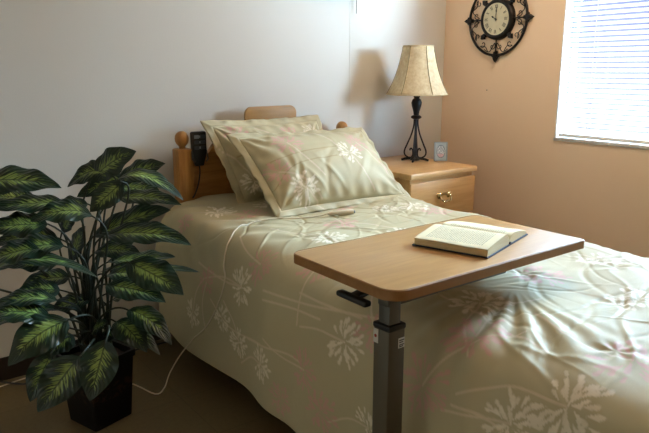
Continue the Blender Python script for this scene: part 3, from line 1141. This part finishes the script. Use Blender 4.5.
# ---------------------------------------------------------------- small picture frame
fr = thing('picture_frame', (2.632, 2.40, 0.76), 'small silvery glass picture frame with oval print on the nightstand', 'picture frame')
fc = Vector((2.608, 2.388, 0.7605))
rz = math.radians(-37)
Rm = Matrix.Rotation(rz, 4, 'Z') @ Matrix.Rotation(math.radians(-6), 4, 'X')


def fpt(x, y, z):
    return fc + (Rm @ Vector((x, y, z)))


def fbox(w_, lo_, hi_):
    vs_ = [fpt(x, y, z) for x in (lo_[0], hi_[0]) for y in (lo_[1], hi_[1]) for z in (lo_[2], hi_[2])]
    w_.add(vs_, [(0, 1, 3, 2), (4, 6, 7, 5), (0, 4, 5, 1), (2, 3, 7, 6), (0, 2, 6, 4), (1, 5, 7, 3)])


FWd, FHt = 0.072, 0.104
w = MB()
fbox(w, (-FWd / 2, -0.004, 0.001), (-FWd / 2 + 0.006, 0.010, FHt))
fbox(w, (FWd / 2 - 0.006, -0.004, 0.001), (FWd / 2, 0.010, FHt))
fbox(w, (-FWd / 2, -0.004, 0.001), (FWd / 2, 0.010, 0.007))
fbox(w, (-FWd / 2, -0.004, FHt - 0.006), (FWd / 2, 0.010, FHt))
w.build('glass_frame', M['silver'], fr, smooth=0)
w = MB()
fbox(w, (-0.004, 0.010, 0.02), (0.004, 0.012, 0.07))
w.build('back_strut', M['silver'], fr, smooth=0)
raw_mesh('print', [fpt(-FWd / 2 + 0.005, 0.0, 0.006), fpt(FWd / 2 - 0.005, 0.0, 0.006), fpt(FWd / 2 - 0.005, 0.0, FHt - 0.005), fpt(-FWd / 2 + 0.005, 0.0, FHt - 0.005)],
         [(0, 1, 2, 3)], M['picture'], fr, 0, uv=[(-1.25, -1.25), (1.25, -1.25), (1.25, 1.25), (-1.25, 1.25)])

# ---------------------------------------------------------------- wall clock
CKY, CKZ = 2.328, 1.521
ck = thing('wall_clock', (XR, CKY, CKZ), 'round dark iron scrollwork wall clock with cream roman dial on the tan wall', 'clock')


def wc(a, r, d=0.012):
    """a clockwise from 12 as seen by the viewer; the viewer's right is -y"""
    return Vector((XR - d, CKY - r * math.sin(a), CKZ + r * math.cos(a)))


MB().tube([wc(2 * PI * i / 96, 0.200) for i in range(96)], 0.0075, 10, True).build('outer_ring', M['bronze'], ck)
MB().lathe([(0.085, -0.022), (0.090, -0.028), (0.100, -0.030), (0.108, -0.026), (0.113, -0.016), (0.116, 0.0)], (XR, CKY, CKZ), 64, 'x').build('bezel', M['bronze'], ck)
MB().lathe([(0.0885, -0.0285), (0.0885, -0.018)], (XR + 0.002, CKY, CKZ), 64, 'x').build('dial', M['dial'], ck)
nums = ['XII', 'I', 'II', 'III', 'IIII', 'V', 'VI', 'VII', 'VIII', 'IX', 'X', 'XI']
w = MB()


def stroke(w_, a, tx0, ty0, tx1, ty1, th):
    """stroke in the numeral's own frame: x along the rim, y outwards, centred at radius 0.069"""
    def q(tx, ty_):
        er, et = (math.sin(a), math.cos(a)), (math.cos(a), -math.sin(a))
        hx_, hy_ = er[0] * (0.069 + ty_) + et[0] * tx, er[1] * (0.069 + ty_) + et[1] * tx
        return Vector((XR - 0.0268, CKY - hx_, CKZ + hy_))
    p, r_ = q(tx0, ty0), q(tx1, ty1)
    d = (r_ - p).normalized()
    sd = d.cross(Vector((1, 0, 0))) * th / 2
    up = Vector((-0.0006, 0, 0))
    v = [p + sd, p - sd, r_ - sd, r_ + sd]
    w_.add(v + [x + up for x in v], [(0, 1, 2, 3), (7, 6, 5, 4), (0, 4, 5, 1), (1, 5, 6, 2), (2, 6, 7, 3), (3, 7, 4, 0)])


for i, t in enumerate(nums):
    a = i * PI / 6
    adv = {'I': 0.0055, 'V': 0.011, 'X': 0.0115}
    tot = sum(adv[c] for c in t)
    p = -tot / 2
    for c in t:
        h2 = 0.0105
        if c == 'I':
            stroke(w, a, p + 0.00275, -h2, p + 0.00275, h2, 0.0026)
        elif c == 'V':
            stroke(w, a, p + 0.001, h2, p + 0.0055, -h2, 0.0026)
            stroke(w, a, p + 0.010, h2, p + 0.0055, -h2, 0.0014)
        else:
            stroke(w, a, p + 0.001, h2, p + 0.0105, -h2, 0.0026)
            stroke(w, a, p + 0.0105, h2, p + 0.001, -h2, 0.0014)
        p += adv[c]
w.build('roman_numerals', M['ink'], ck, 0)


def hand(nm, a, L, th):
    w_ = MB()
    x = XR - 0.0285
    def q(r, s_):
        return Vector((x, CKY - (r * math.sin(a) + s_ * math.cos(a)), CKZ + (r * math.cos(a) - s_ * math.sin(a))))
    pts = [q(-0.012, -th * 0.4), q(-0.012, th * 0.4), q(L * 0.55, th * 0.5), q(L * 0.68, th * 1.3), q(L, 0), q(L * 0.68, -th * 1.3), q(L * 0.55, -th * 0.5)]
    k = len(pts)
    w_.add(pts + [p_ + Vector((-0.0012, 0, 0)) for p_ in pts], [tuple(range(k)), tuple(range(2 * k - 1, k - 1, -1))] + [(i, (i + 1) % k, (i + 1) % k + k, i + k) for i in range(k)])
    return w_.build(nm, M['black'], ck, 0)


hand('hour_hand', math.radians(-59), 0.036, 0.0045)
hand('minute_hand', math.radians(2), 0.064, 0.0034)
MB().lathe([(0.004, -0.032), (0.005, -0.0265)], (XR, CKY, CKZ), 12, 'x').build('hand_pin', M['black'], ck)


def spiral_path(c0, c1, start, turns, r0, r1, k=18):
    return [(c0 + (r0 + (r1 - r0) * i / k) * math.cos(start + turns * i / k), c1 + (r0 + (r1 - r0) * i / k) * math.sin(start + turns * i / k)) for i in range(k + 1)]


def polar(a, r):
    return a, r


for q in range(4):
    A = q * PI / 2
    # straight spoke with fleur at the ring
    MB().tube([wc(A, 0.110), wc(A, 0.205)], 0.0042, 8).build('spoke', M['bronze'], ck)
    w = MB()
    shape = [(0.172, 0.0), (0.180, 0.012), (0.190, 0.010), (0.196, 0.024), (0.207, 0.027), (0.213, 0.016), (0.224, 0.012), (0.242, 0.0)]
    shape = shape + [(r, -s_) for r, s_ in reversed(shape[1:-1])]
    def fq(r, s_, d):
        return Vector((XR - d, CKY - (r * math.sin(A) + s_ * math.cos(A)), CKZ + (r * math.cos(A) - s_ * math.sin(A))))
    k = len(shape)
    w.add([fq(r, s_, 0.006) for r, s_ in shape] + [fq(0.205 + (r - 0.205) * 0.8, s_ * 0.75, 0.024) for r, s_ in shape], [tuple(range(k)), tuple(range(2 * k - 1, k - 1, -1))] + [(i, (i + 1) % k, (i + 1) % k + k, i + k) for i in range(k)])
    w.build('fleur', M['bronze'], ck, 30)
    # small leaf on the bezel, between the spokes
    A2 = A + PI / 4
    w = MB()
    shape2 = [(0.108, 0.0), (0.118, 0.014), (0.128, 0.010), (0.134, 0.018), (0.142, 0.012), (0.156, 0.0)]
    shape2 = shape2 + [(r, -s_) for r, s_ in reversed(shape2[1:-1])]
    def gq(r, s_, d):
        return Vector((XR - d, CKY - (r * math.sin(A2) + s_ * math.cos(A2)), CKZ + (r * math.cos(A2) - s_ * math.sin(A2))))
    k = len(shape2)
    w.add([gq(r, s_, 0.006) for r, s_ in shape2] + [gq(0.13 + (r - 0.13) * 0.8, s_ * 0.7, 0.022) for r, s_ in shape2], [tuple(range(k)), tuple(range(2 * k - 1, k - 1, -1))] + [(i, (i + 1) % k, (i + 1) % k + k, i + k) for i in range(k)])
    w.build('bezel_leaf', M['bronze'], ck, 30)
    for sg in (-1, 1):
        # C-scroll: a spiral near the spoke, a bow along the ring, a second spiral near the diagonal
        pts = []
        def loc(px, py):                       # px along the spoke (radius), py sideways
            r = math.hypot(px, py)
            return wc(A + sg * math.atan2(py, px), r, 0.012)
        s1 = spiral_path(0.150, 0.026, PI * 1.0, -5.6, 0.005, 0.022)
        s2 = spiral_path(0.136, 0.094, PI * 0.55, 5.6, 0.005, 0.020)
        bow = [(0.176, 0.040), (0.178, 0.062), (0.166, 0.083)]
        MB().tube(smooth_path([loc(*p_) for p_ in s1] + [loc(*bow[0])] + [loc(*b_) for b_ in bow[1:]], 3), 0.0024, 6).build('scroll', M['bronze'], ck)
        MB().tube(smooth_path([loc(*p_) for p_ in s2] + [loc(0.150, 0.078), loc(0.178, 0.058)], 3), 0.0024, 6).build('scroll', M['bronze'], ck)

ck.scale = (1.0, 0.96, 0.96)

# ---------------------------------------------------------------- overbed table
OX, OY, OZ = 0.925, 0.985, 0.760
ot = thing('overbed_table', (OX, OY, 0), 'overbed table with brown wood top on a taupe steel column, across the bed', 'table')
tx0, tx1, ty0, ty1, tr = 0.892, 1.631, 0.936, 1.329, 0.042


def rrect(x0_, x1_, y0_, y1_, r, n=8):
    o_ = []
    for cx_, cy_, a0 in ((x1_ - r, y1_ - r, 0), (x0_ + r, y1_ - r, PI / 2), (x0_ + r, y0_ + r, PI), (x1_ - r, y0_ + r, 1.5 * PI)):
        for k in range(n + 1):
            a = a0 + k / n * PI / 2
            o_.append((cx_ + r * math.cos(a), cy_ + r * math.sin(a)))
    return o_


# outline: near-left and far-left corners rounded, right corners tight
outl = []
for cx_, cy_, a0, r in ((tx1, ty1, 0, 0.014), (tx0, ty1, PI / 2, 0.03), (tx0, ty0, PI, 0.048), (tx1, ty0, 1.5 * PI, 0.012)):
    ccx = cx_ - r if cx_ == tx1 else cx_ + r
    ccy = cy_ - r if cy_ == ty1 else cy_ + r
    for k in range(9):
        a = a0 + k / 8 * PI / 2
        outl.append((ccx + r * math.cos(a), ccy + r * math.sin(a)))
MB().prism(outl, 'z', OZ + 0.0015, OZ + 0.0245, 0.002).build('tabletop', M['table'], ot)
n_ = len(outl)
inner = [((tx0 + tx1) / 2 + (x - (tx0 + tx1) / 2) * 0.998, (ty0 + ty1) / 2 + (y - (ty0 + ty1) / 2) * 0.996) for x, y in outl]
outer = [((tx0 + tx1) / 2 + (x - (tx0 + tx1) / 2) * 1.004, (ty0 + ty1) / 2 + (y - (ty0 + ty1) / 2) * 1.008) for x, y in outl]
w = MB()
R_ = []
for oo, zz in ((inner, OZ), (outer, OZ), (outer, OZ + 0.0225), (inner, OZ + 0.0252)):
    R_.append([(x, y, zz) for x, y in oo] + [(oo[0][0], oo[0][1], zz)])
R_.append(R_[0])
w.grid(R_)
bmesh.ops.remove_doubles(w.bm, verts=w.bm.verts, dist=1e-5)
w.build('edge_banding', M['table_edge'], ot, 35)
MB().span((0.908, 0.963, 0.36), (0.944, 1.000, 0.752), 0.004).build('inner_column', M['taupe_dark'], ot)
oc = MB().span((0.901, 0.956, 0.07), (0.952, 1.008, 0.690), 0.005).build('outer_column', M['taupe'], ot)
MB().span((0.8995, 0.9545, 0.683), (0.9535, 1.0095, 0.697), 0.004).build('column_cap', M['black'], oc)
MB().span((0.930, 0.9546, 0.640), (0.949, 0.9562, 0.664), 0.0005, 1).build('white_label', M['paper'], oc)
w = MB()
for i, zz in enumerate((0.659, 0.654, 0.648, 0.644)):
    w.span((0.932, 0.9541, zz - 0.0012), (0.947 - 0.003 * (i % 2), 0.9547, zz + 0.0012))
w.build('label_lines', M['ink'], oc, 0)
MB().span((0.8996, 0.990, 0.648), (0.9012, 1.006, 0.682), 0.0005, 1).build('height_label', M['paper'], oc)
MB().lathe([(0.004, -0.0004), (0.004, 0.0004)], (0.8995, 0.998, 0.665), 12, 'x').build('red_mark', M['red_ink'], oc)
w = MB()
w.span((0.905, 0.965, 0.738), (1.32, 1.000, 0.7585), 0.004)
w.span((1.02, 0.96, 0.75), (1.08, 1.28, 0.7590), 0.003)
w.span((1.24, 0.96, 0.75), (1.30, 1.28, 0.7590), 0.003)
w.build('support_bracket', M['taupe_dark'], ot)
lv = MB()
lv.box((0.903, 1.082, 0.7285), (0.022, 0.108, 0.014), 0.005, 3)
lv.prism([(0.905, 1.070), (0.965, 1.085), (0.985, 1.088), (0.985, 1.118), (0.960, 1.116), (0.905, 1.100)], 'z', 0.725, 0.735, 0.002)
lv.span((0.955, 1.085, 0.73), (0.985, 1.118, 0.7595), 0.003)
lv.build('release_lever', M['black'], ot)
w = MB()
w.span((0.905, 0.962, 0.058), (1.66, 1.002, 0.098), 0.006)
w.span((0.895, 0.80, 0.055), (0.955, 1.22, 0.09), 0.01)
w.span((1.62, 0.82, 0.055), (1.67, 1.20, 0.09), 0.01)
w.build('base', M['taupe_dark'], ot)
for x, y in ((0.925, 0.82), (0.925, 1.20), (1.645, 0.84), (1.645, 1.18)):
    MB().lathe([(0.008, -0.010), (0.025, -0.010), (0.027, -0.006), (0.027, 0.006), (0.025, 0.010), (0.008, 0.010)], (x, y, 0.0275), 20, 'x').build('caster', M['rubber'], ot)

# ---------------------------------------------------------------- open book
BZ = OZ + 0.0252
bk = thing('open_book', (1.36, 1.14, BZ), 'open hardback book with navy cover lying face up on the table', 'book')
BA = Vector((1.199, 1.181, 0))
E1 = Vector((0.060, -0.199, 0)).normalized()
E2 = Vector((0.199, 0.060, 0)).normalized()
BL = 0.208


def bp(s_, w_, z_):
    p = BA + E1 * s_ + E2 * w_
    return Vector((p.x, p.y, BZ + z_))


near = [(0.0, 0.021), (0.02, 0.0245), (0.05, 0.028), (0.08, 0.0315), (0.105, 0.034), (0.125, 0.0345), (0.14, 0.031), (0.150, 0.023), (0.155, 0.012)]
far = [(0.157, 0.012), (0.162, 0.020), (0.171, 0.0255), (0.185, 0.0275), (0.205, 0.0265), (0.235, 0.022), (0.262, 0.0165), (0.288, 0.0115)]
w = MB()
w.add([bp(s_, w_, z_) for z_ in (0.0005, 0.0035) for s_, w_ in ((-0.004, -0.005), (BL + 0.004, -0.005), (BL + 0.004, 0.293), (-0.004, 0.293))],
      [(0, 1, 2, 3), (7, 6, 5, 4), (0, 4, 5, 1), (1, 5, 6, 2), (2, 6, 7, 3), (3, 7, 4, 0)])
w.tube([bp(-0.004, 0.156, 0.005), bp(BL + 0.004, 0.156, 0.005)], 0.0045, 8)
w.build('cover', M['cover'], bk, 30)
for nm, prof, flip in (('near', near, False), ('far', far, True)):
    w = MB()
    prof_d = smooth_path([(a, b, 0) for a, b in prof], 4)
    o_ = [(prof_d[0][0], 0.0036)] + [(p[0], p[1]) for p in prof_d] + [(prof_d[-1][0], 0.0036)]
    k = len(o_)
    w.add([bp(s_, a, b) for s_ in (0.0, BL) for a, b in o_], [tuple(range(k)), tuple(range(2 * k - 1, k - 1, -1))] + [(i, (i + 1) % k, (i + 1) % k + k, i + k) for i in range(k)])
    w.build('page_block', M['page_edge'], bk, 30)
    vs_, uv_ = [], []
    NSP = 10
    base = prof_d[0][0]
    tot = prof_d[-1][0] - base
    for i in range(NSP + 1):
        s_ = BL * i / NSP
        for p in prof_d:
            g = (p[0] - base)
            curl = 0.0015 * math.sin(s_ * 22) * (1 - g / tot if not flip else g / tot)
            vs_.append(bp(s_ * 0.998 + 0.0002, p[0], p[1] + 0.0006 + abs(curl)))
            uv_.append((s_, g if not flip else g + 0.004))
    raw_mesh('page', vs_, grid_faces(NSP + 1, len(prof_d)), M['page'], bk, 60, uv=uv_)

# ---------------------------------------------------------------- call button cord
cb = thing('call_button', on_top(1.60, 1.945), 'white nurse call button and cord lying on the bed and hanging to the floor', 'call button')
d0, d1 = on_top(1.612, 1.935, 0.011), on_top(1.525, 1.995, 0.011)
MB().tube([d0, d0.lerp(d1, 0.05), d0.lerp(d1, 0.5), d0.lerp(d1, 0.9), d1], [0.008, 0.0105, 0.010, 0.008, 0.005], 12).build('button_handle', M['handle'], cb)
MB().tube([d0 + (d0 - d1).normalized() * 0.006, d0], [0.006, 0.0065], 12).build('push_button', M['grey_plastic'], cb)
flat = [(1.525, 1.995), (1.44, 2.03), (1.34, 2.068), (1.26, 2.085), (1.18, 2.075), (1.125, 2.055)]
hang = [(2.03, 0.62), (2.00, 0.56), (1.965, 0.50), (2.0, 0.40), (2.08, 0.30), (2.19, 0.21)]
path = [d1] + [on_top(p.x, p.y, 0.0045) for p in smooth_path([(x, y, 0) for x, y in flat], 5)[2:]]
path += [on_side(p.x, p.y, 0.0055) for p in smooth_path([(y, z_, 0) for y, z_ in hang], 5)]
path += [Vector((0.965, 2.24, 0.13)), Vector((0.925, 2.265, 0.05)), Vector((0.895, 2.25, 0.006)), Vector((0.845, 2.225, 0.004)), Vector((0.80, 2.37, 0.004)), Vector((0.70, 2.52, 0.004)),
         Vector((0.55, 2.665, 0.004)), Vector((0.40, 2.665, 0.004)), Vector((0.1, 2.60, 0.004))]
MB().tube(smooth_path(path, 5), 0.0028, 8).build('cord', M['cord_cream'], cb)
bc = MB().tube(smooth_path([(0.20, 2.69, 0.06), (0.33, 2.69, 0.030), (0.46, 2.62, 0.0045), (0.62, 2.60, 0.0045), (0.85, 2.66, 0.0045), (1.1, 2.66, 0.0045)], 8), 0.004, 8).build('power_cable', M['black'])
tag(bc, 'thin black power cable along the floor by the baseboard behind the plant', 'cable')

# nail mark and light pull on the walls
nl = MB().lathe([(0.003, -0.003), (0.003, 0.0)], (XR, 2.382, 1.138), 10, 'x').build('nail', M['nail'])
tag(nl, 'tiny nail in the tan wall below the clock', 'nail')
ob = thing('overbed_light', (1.84, YB, 1.62), 'long white wall light above the bed with a pull cord', 'wall light')
MB().span((1.44, YB - 0.10, 1.632), (2.27, YB - 0.001, 1.72), 0.012).build('light_housing', M['trim'], ob)
MB().tube([(2.253, YB - 0.02, 1.637), (2.253, YB - 0.02, 1.540)], 0.0022, 8).build('pull_cord', M['taupe'], ob)

# ---------------------------------------------------------------- potted plant
PC = Vector((0.622, 2.19, 0.0))
pt = thing('potted_plant', PC, 'leafy green variegated plant in a square black pot left of the bed', 'plant')
ang = math.radians(18)
ca, sa = math.cos(ang), math.sin(ang)


def sq(h, z_, n=6):
    """rounded square ring, half width h"""
    o_ = []
    r = h * 0.12
    for sx, sy, a0 in ((1, 1, 0), (-1, 1, PI / 2), (-1, -1, PI), (1, -1, 1.5 * PI)):
        for k in range(n + 1):
            a = a0 + k / n * PI / 2
            x, y = sx * (h - r) + r * math.cos(a), sy * (h - r) + r * math.sin(a)
            o_.append((PC.x + x * ca - y * sa, PC.y + x * sa + y * ca, z_))
    o_.append(o_[0])
    return o_


w = MB()
rings = [sq(0.001, 0.0), sq(0.075, 0.0), sq(0.079, 0.004), sq(0.094, 0.235), sq(0.100, 0.238), sq(0.101, 0.262), sq(0.090, 0.262), sq(0.086, 0.238), sq(0.001, 0.225)]
w.grid(rings)
bmesh.ops.remove_doubles(w.bm, verts=w.bm.verts, dist=1e-5)
w.build('pot', M['pot'], pt, 35)
w = MB()
w.grid([[(PC.x + (i / 8 - 0.5) * 0.165 * ca - (j / 8 - 0.5) * 0.165 * sa, PC.y + (i / 8 - 0.5) * 0.165 * sa + (j / 8 - 0.5) * 0.165 * ca, 0.243 + random.uniform(-0.003, 0.004)) for j in range(9)] for i in range(9)])
w.build('soil', M['soil'], pt)


def spot(u, v, d):
    """a point d metres out along the view, seen at (u, v)"""
    return CAM + (FW + RT * ((u - 324.5) / FPX) - UP * ((v - 216.5) / FPX)) * d


def leaf(b, t, width, arch=0.15, tilt=0.4, roll=0.0, fold=0.25, seed=0):
    """blade from b to t; arch lifts its middle, tilt turns its face from the sky (0) to the viewer (1)"""
    b, t = Vector(b), Vector(t)
    rng = random.Random(seed)
    ax = (t - b)
    L = ax.length
    ax.normalize()
    tilt *= 0.82
    n0 = (Vector((0, 0, 1)) * (1 - tilt) + (CAM - (b + t) / 2).normalized() * tilt).normalized()
    side = ax.cross(n0)
    if side.length < 0.15:
        side = RT.copy()
    side.normalize()
    nrm = side.cross(ax).normalized()
    q = Matrix.Rotation(roll, 3, ax)
    side, nrm = q @ side, q @ nrm
    nv, nu = 22, 14
    verts, uv = [], []
    p1, p2 = rng.uniform(0, 6), rng.uniform(0, 6)
    for i in range(nv + 1):
        v_ = i / nv
        prof = math.sin(PI * v_ ** 0.86) ** 0.74 * (1 - 0.28 * v_ ** 3)
        prof = max(prof, 0.004)
        c = b + ax * (L * v_) + Vector((0, 0, 1)) * (arch * L * 4 * v_ * (1 - v_) * 0.5 - 0.0) + nrm * (0.02 * L * math.sin(v_ * 5 + p1))
        for j in range(nu + 1):
            u_ = j / nu * 2 - 1
            off = u_ * prof * width / 2
            lift = fold * abs(off) - 0.9 * fold * off * off / max(width * 0.5, 1e-4)
            rip = 0.055 * width * (abs(u_) ** 1.6) * math.sin(v_ * 19 + p2 + (2.2 if u_ > 0 else 0)) * prof
            verts.append(c + side * off * math.cos(fold * 0.5) + nrm * (lift + rip))
            uv.append((u_, v_))
    o_ = raw_mesh('leaf', [tuple(p) for p in verts], grid_faces(nv + 1, nu + 1), M['leaf'], pt, 0, uv=uv)
    o_.data.polygons.foreach_set('use_smooth', [True] * len(o_.data.polygons))
    return o_


#      base px      tip px      depth base/tip  width  arch  tilt  roll  fold
LEAVES = [
    ((92, 178), (136, 151), 2.20, 2.16, 0.105, 0.10, 0.75, 0.0, 0.25),     # crown leaf, right half
    ((110, 174), (67, 187), 2.20, 2.22, 0.085, 0.35, 0.70, 0.0, 0.3),       # crown leaf, left half
    ((118, 181), (165, 163), 2.24, 2.22, 0.095, 0.05, 0.60, 0.0, 0.3),
    ((118, 180), (184, 201), 2.12, 2.10, 0.070, 0.40, 0.45, 0.0, 0.25),
    ((126, 178), (77, 197), 2.26, 2.22, 0.090, 0.12, 0.70, 0.0, 0.3),
    ((116, 196), (182, 206), 2.20, 2.12, 0.075, 0.10, 0.60, 0.0, 0.3),
    ((122, 182), (90, 212), 2.10, 2.06, 0.085, 0.0, 0.75, 0.0, 0.3),
    ((-28, 186), (62, 189), 2.02, 2.02, 0.120, 0.20, 0.55, 0.0, 0.25),      # long leaf at the left rim
    ((92, 216), (30, 222), 2.04, 1.96, 0.105, 0.30, 0.60, 0.15, 0.25),
    ((66, 204), (-12, 212), 2.10, 2.02, 0.09, 0.15, 0.45, 0.0, 0.25),
    ((48, 224), (-14, 232), 2.04, 1.98, 0.11, 0.12, 0.5, 0.0, 0.3),
    ((94, 236), (172, 211), 2.22, 2.16, 0.105, 0.12, 0.65, 0.0, 0.3),
    ((104, 236), (192, 247), 2.14, 2.06, 0.105, 0.20, 0.62, -0.1, 0.3),
    ((96, 252), (140, 253), 2.20, 2.12, 0.080, 0.12, 0.6, 0.0, 0.3),
    ((64, 246), (-10, 256), 2.06, 1.98, 0.12, 0.10, 0.42, 0.0, 0.3),
    ((58, 238), (-8, 244), 2.12, 2.06, 0.11, 0.14, 0.5, 0.0, 0.3),
    ((108, 262), (176, 258), 2.24, 2.22, 0.09, 0.08, 0.35, 0.0, 0.3),
    ((128, 262), (184, 296), 2.08, 1.98, 0.115, 0.10, 0.75, 0.0, 0.25),     # bright leaf beside the bed
    ((100, 274), (200, 272), 2.26, 2.20, 0.07, 0.15, 0.25, 0.0, 0.3),
    ((106, 284), (166, 303), 2.10, 2.02, 0.100, 0.10, 0.55, 0.0, 0.3),
    ((-22, 276), (98, 276), 1.98, 2.02, 0.085, 0.28, 0.22, 0.0, 0.3),       # long leaf crossing to the right
    ((60, 290), (14, 294), 2.14, 2.06, 0.100, 0.05, 0.55, 0.0, 0.3),
    ((58, 300), (-10, 306), 2.08, 2.00, 0.095, 0.15, 0.3, 0.0, 0.3),
    ((56, 308), (-12, 330), 2.10, 2.02, 0.085, 0.20, 0.3, 0.0, 0.3),
    ((68, 320), (8, 366), 2.02, 1.92, 0.125, 0.22, 0.75, 0.0, 0.25),
    ((80, 356), (38, 412), 1.94, 1.90, 0.115, 0.05, 0.95, 0.0, 0.2),        # big low leaf, front
    ((52, 352), (30, 402), 2.00, 1.96, 0.085, 0.05, 0.85, 0.0, 0.25),
    ((106, 340), (90, 401), 1.96, 1.92, 0.108, 0.02, 0.95, 0.0, 0.2),
    ((116, 322), (147, 352), 2.14, 2.06, 0.095, 0.20, 0.6, 0.0, 0.3),
    ((128, 310), (172, 346), 2.14, 2.08, 0.085, 0.30, 0.6, 0.0, 0.3),
    ((112, 330), (160, 356), 2.18, 2.12, 0.080, 0.35, 0.5, 0.0, 0.3),
    ((76, 344), (50, 342), 2.12, 2.06, 0.060, 0.1, 0.4, 0.0, 0.3),
    ((92, 332), (108, 322), 2.18, 2.14, 0.060, 0.1, 0.6, 0.0, 0.3),
    ((62, 232), (76, 210), 2.16, 2.12, 0.055, 0.1, 0.7, 0.0, 0.3),
    ((70, 262), (86, 226), 2.30, 2.26, 0.070, 0.1, 0.5, 0.0, 0.3),
    ((112, 300), (150, 286), 2.28, 2.24, 0.080, 0.1, 0.3, 0.0, 0.3),
    ((62, 326), (24, 322), 2.14, 2.08, 0.080, 0.2, 0.3, 0.0, 0.3),
    # inner and rear leaves
    ((60, 262), (6, 268), 2.16, 2.10, 0.105, 0.15, 0.45, 0.0, 0.3),
    ((70, 276), (22, 286), 2.20, 2.14, 0.100, 0.10, 0.45, 0.0, 0.3),
    ((40, 250), (-20, 264), 2.00, 1.94, 0.105, 0.15, 0.4, 0.0, 0.3),
    ((88, 204), (46, 214), 2.18, 2.12, 0.090, 0.15, 0.5, 0.0, 0.3),
    ((36, 200), (-16, 198), 2.14, 2.10, 0.090, 0.12, 0.45, 0.0, 0.3),
    ((50, 316), (-14, 318), 2.02, 1.96, 0.105, 0.20, 0.4, 0.0, 0.3),
    ((90, 300), (50, 310), 2.22, 2.16, 0.090, 0.10, 0.4, 0.0, 0.3),
    ((104, 248), (150, 234), 2.26, 2.22, 0.100, 0.12, 0.5, 0.0, 0.3),
    ((108, 276), (166, 276), 2.18, 2.10, 0.105, 0.12, 0.4, 0.0, 0.3),
    ((112, 292), (156, 296), 2.24, 2.18, 0.095, 0.15, 0.4, 0.0, 0.3),
    ((118, 188), (160, 192), 2.26, 2.24, 0.090, 0.10, 0.5, 0.0, 0.3),
    ((100, 336), (134, 338), 2.22, 2.18, 0.080, 0.25, 0.5, 0.0, 0.3),
    ((74, 336), (44, 356), 2.10, 2.04, 0.090, 0.20, 0.6, 0.0, 0.3),
]
for i, (b, t, d_b, d_t, wd, ar, ti, ro, fo) in enumerate(LEAVES):
    B_, T_ = spot(b[0], b[1], d_b), spot(t[0], t[1], d_t)
    leaf(B_, T_, wd * 1.08, ar, ti, ro, fo, i)
    # stalk from the pot to the blade
    rr = random.Random(50 + i)
    root_ = Vector((PC.x + rr.uniform(-0.045, 0.045), PC.y + rr.uniform(-0.045, 0.045), 0.246))
    hgt = max(B_.z - 0.246, 0.02)
    dirn = (T_ - B_).normalized()
    m1 = root_ + Vector((0, 0, hgt * 0.55)) + (B_ - root_) * 0.12
    m2 = B_ - dirn * min(0.10, hgt * 0.5 + 0.03) - Vector((0, 0, hgt * 0.12))
    pts = bez(root_, m1, m2, B_, 14)
    pts = pts + [B_ + dirn * 0.01]
    MB().tube(pts, [0.0052 - 0.0026 * k / (len(pts) - 1) for k in range(len(pts))], 7).build('stalk', M['stem'], pt)
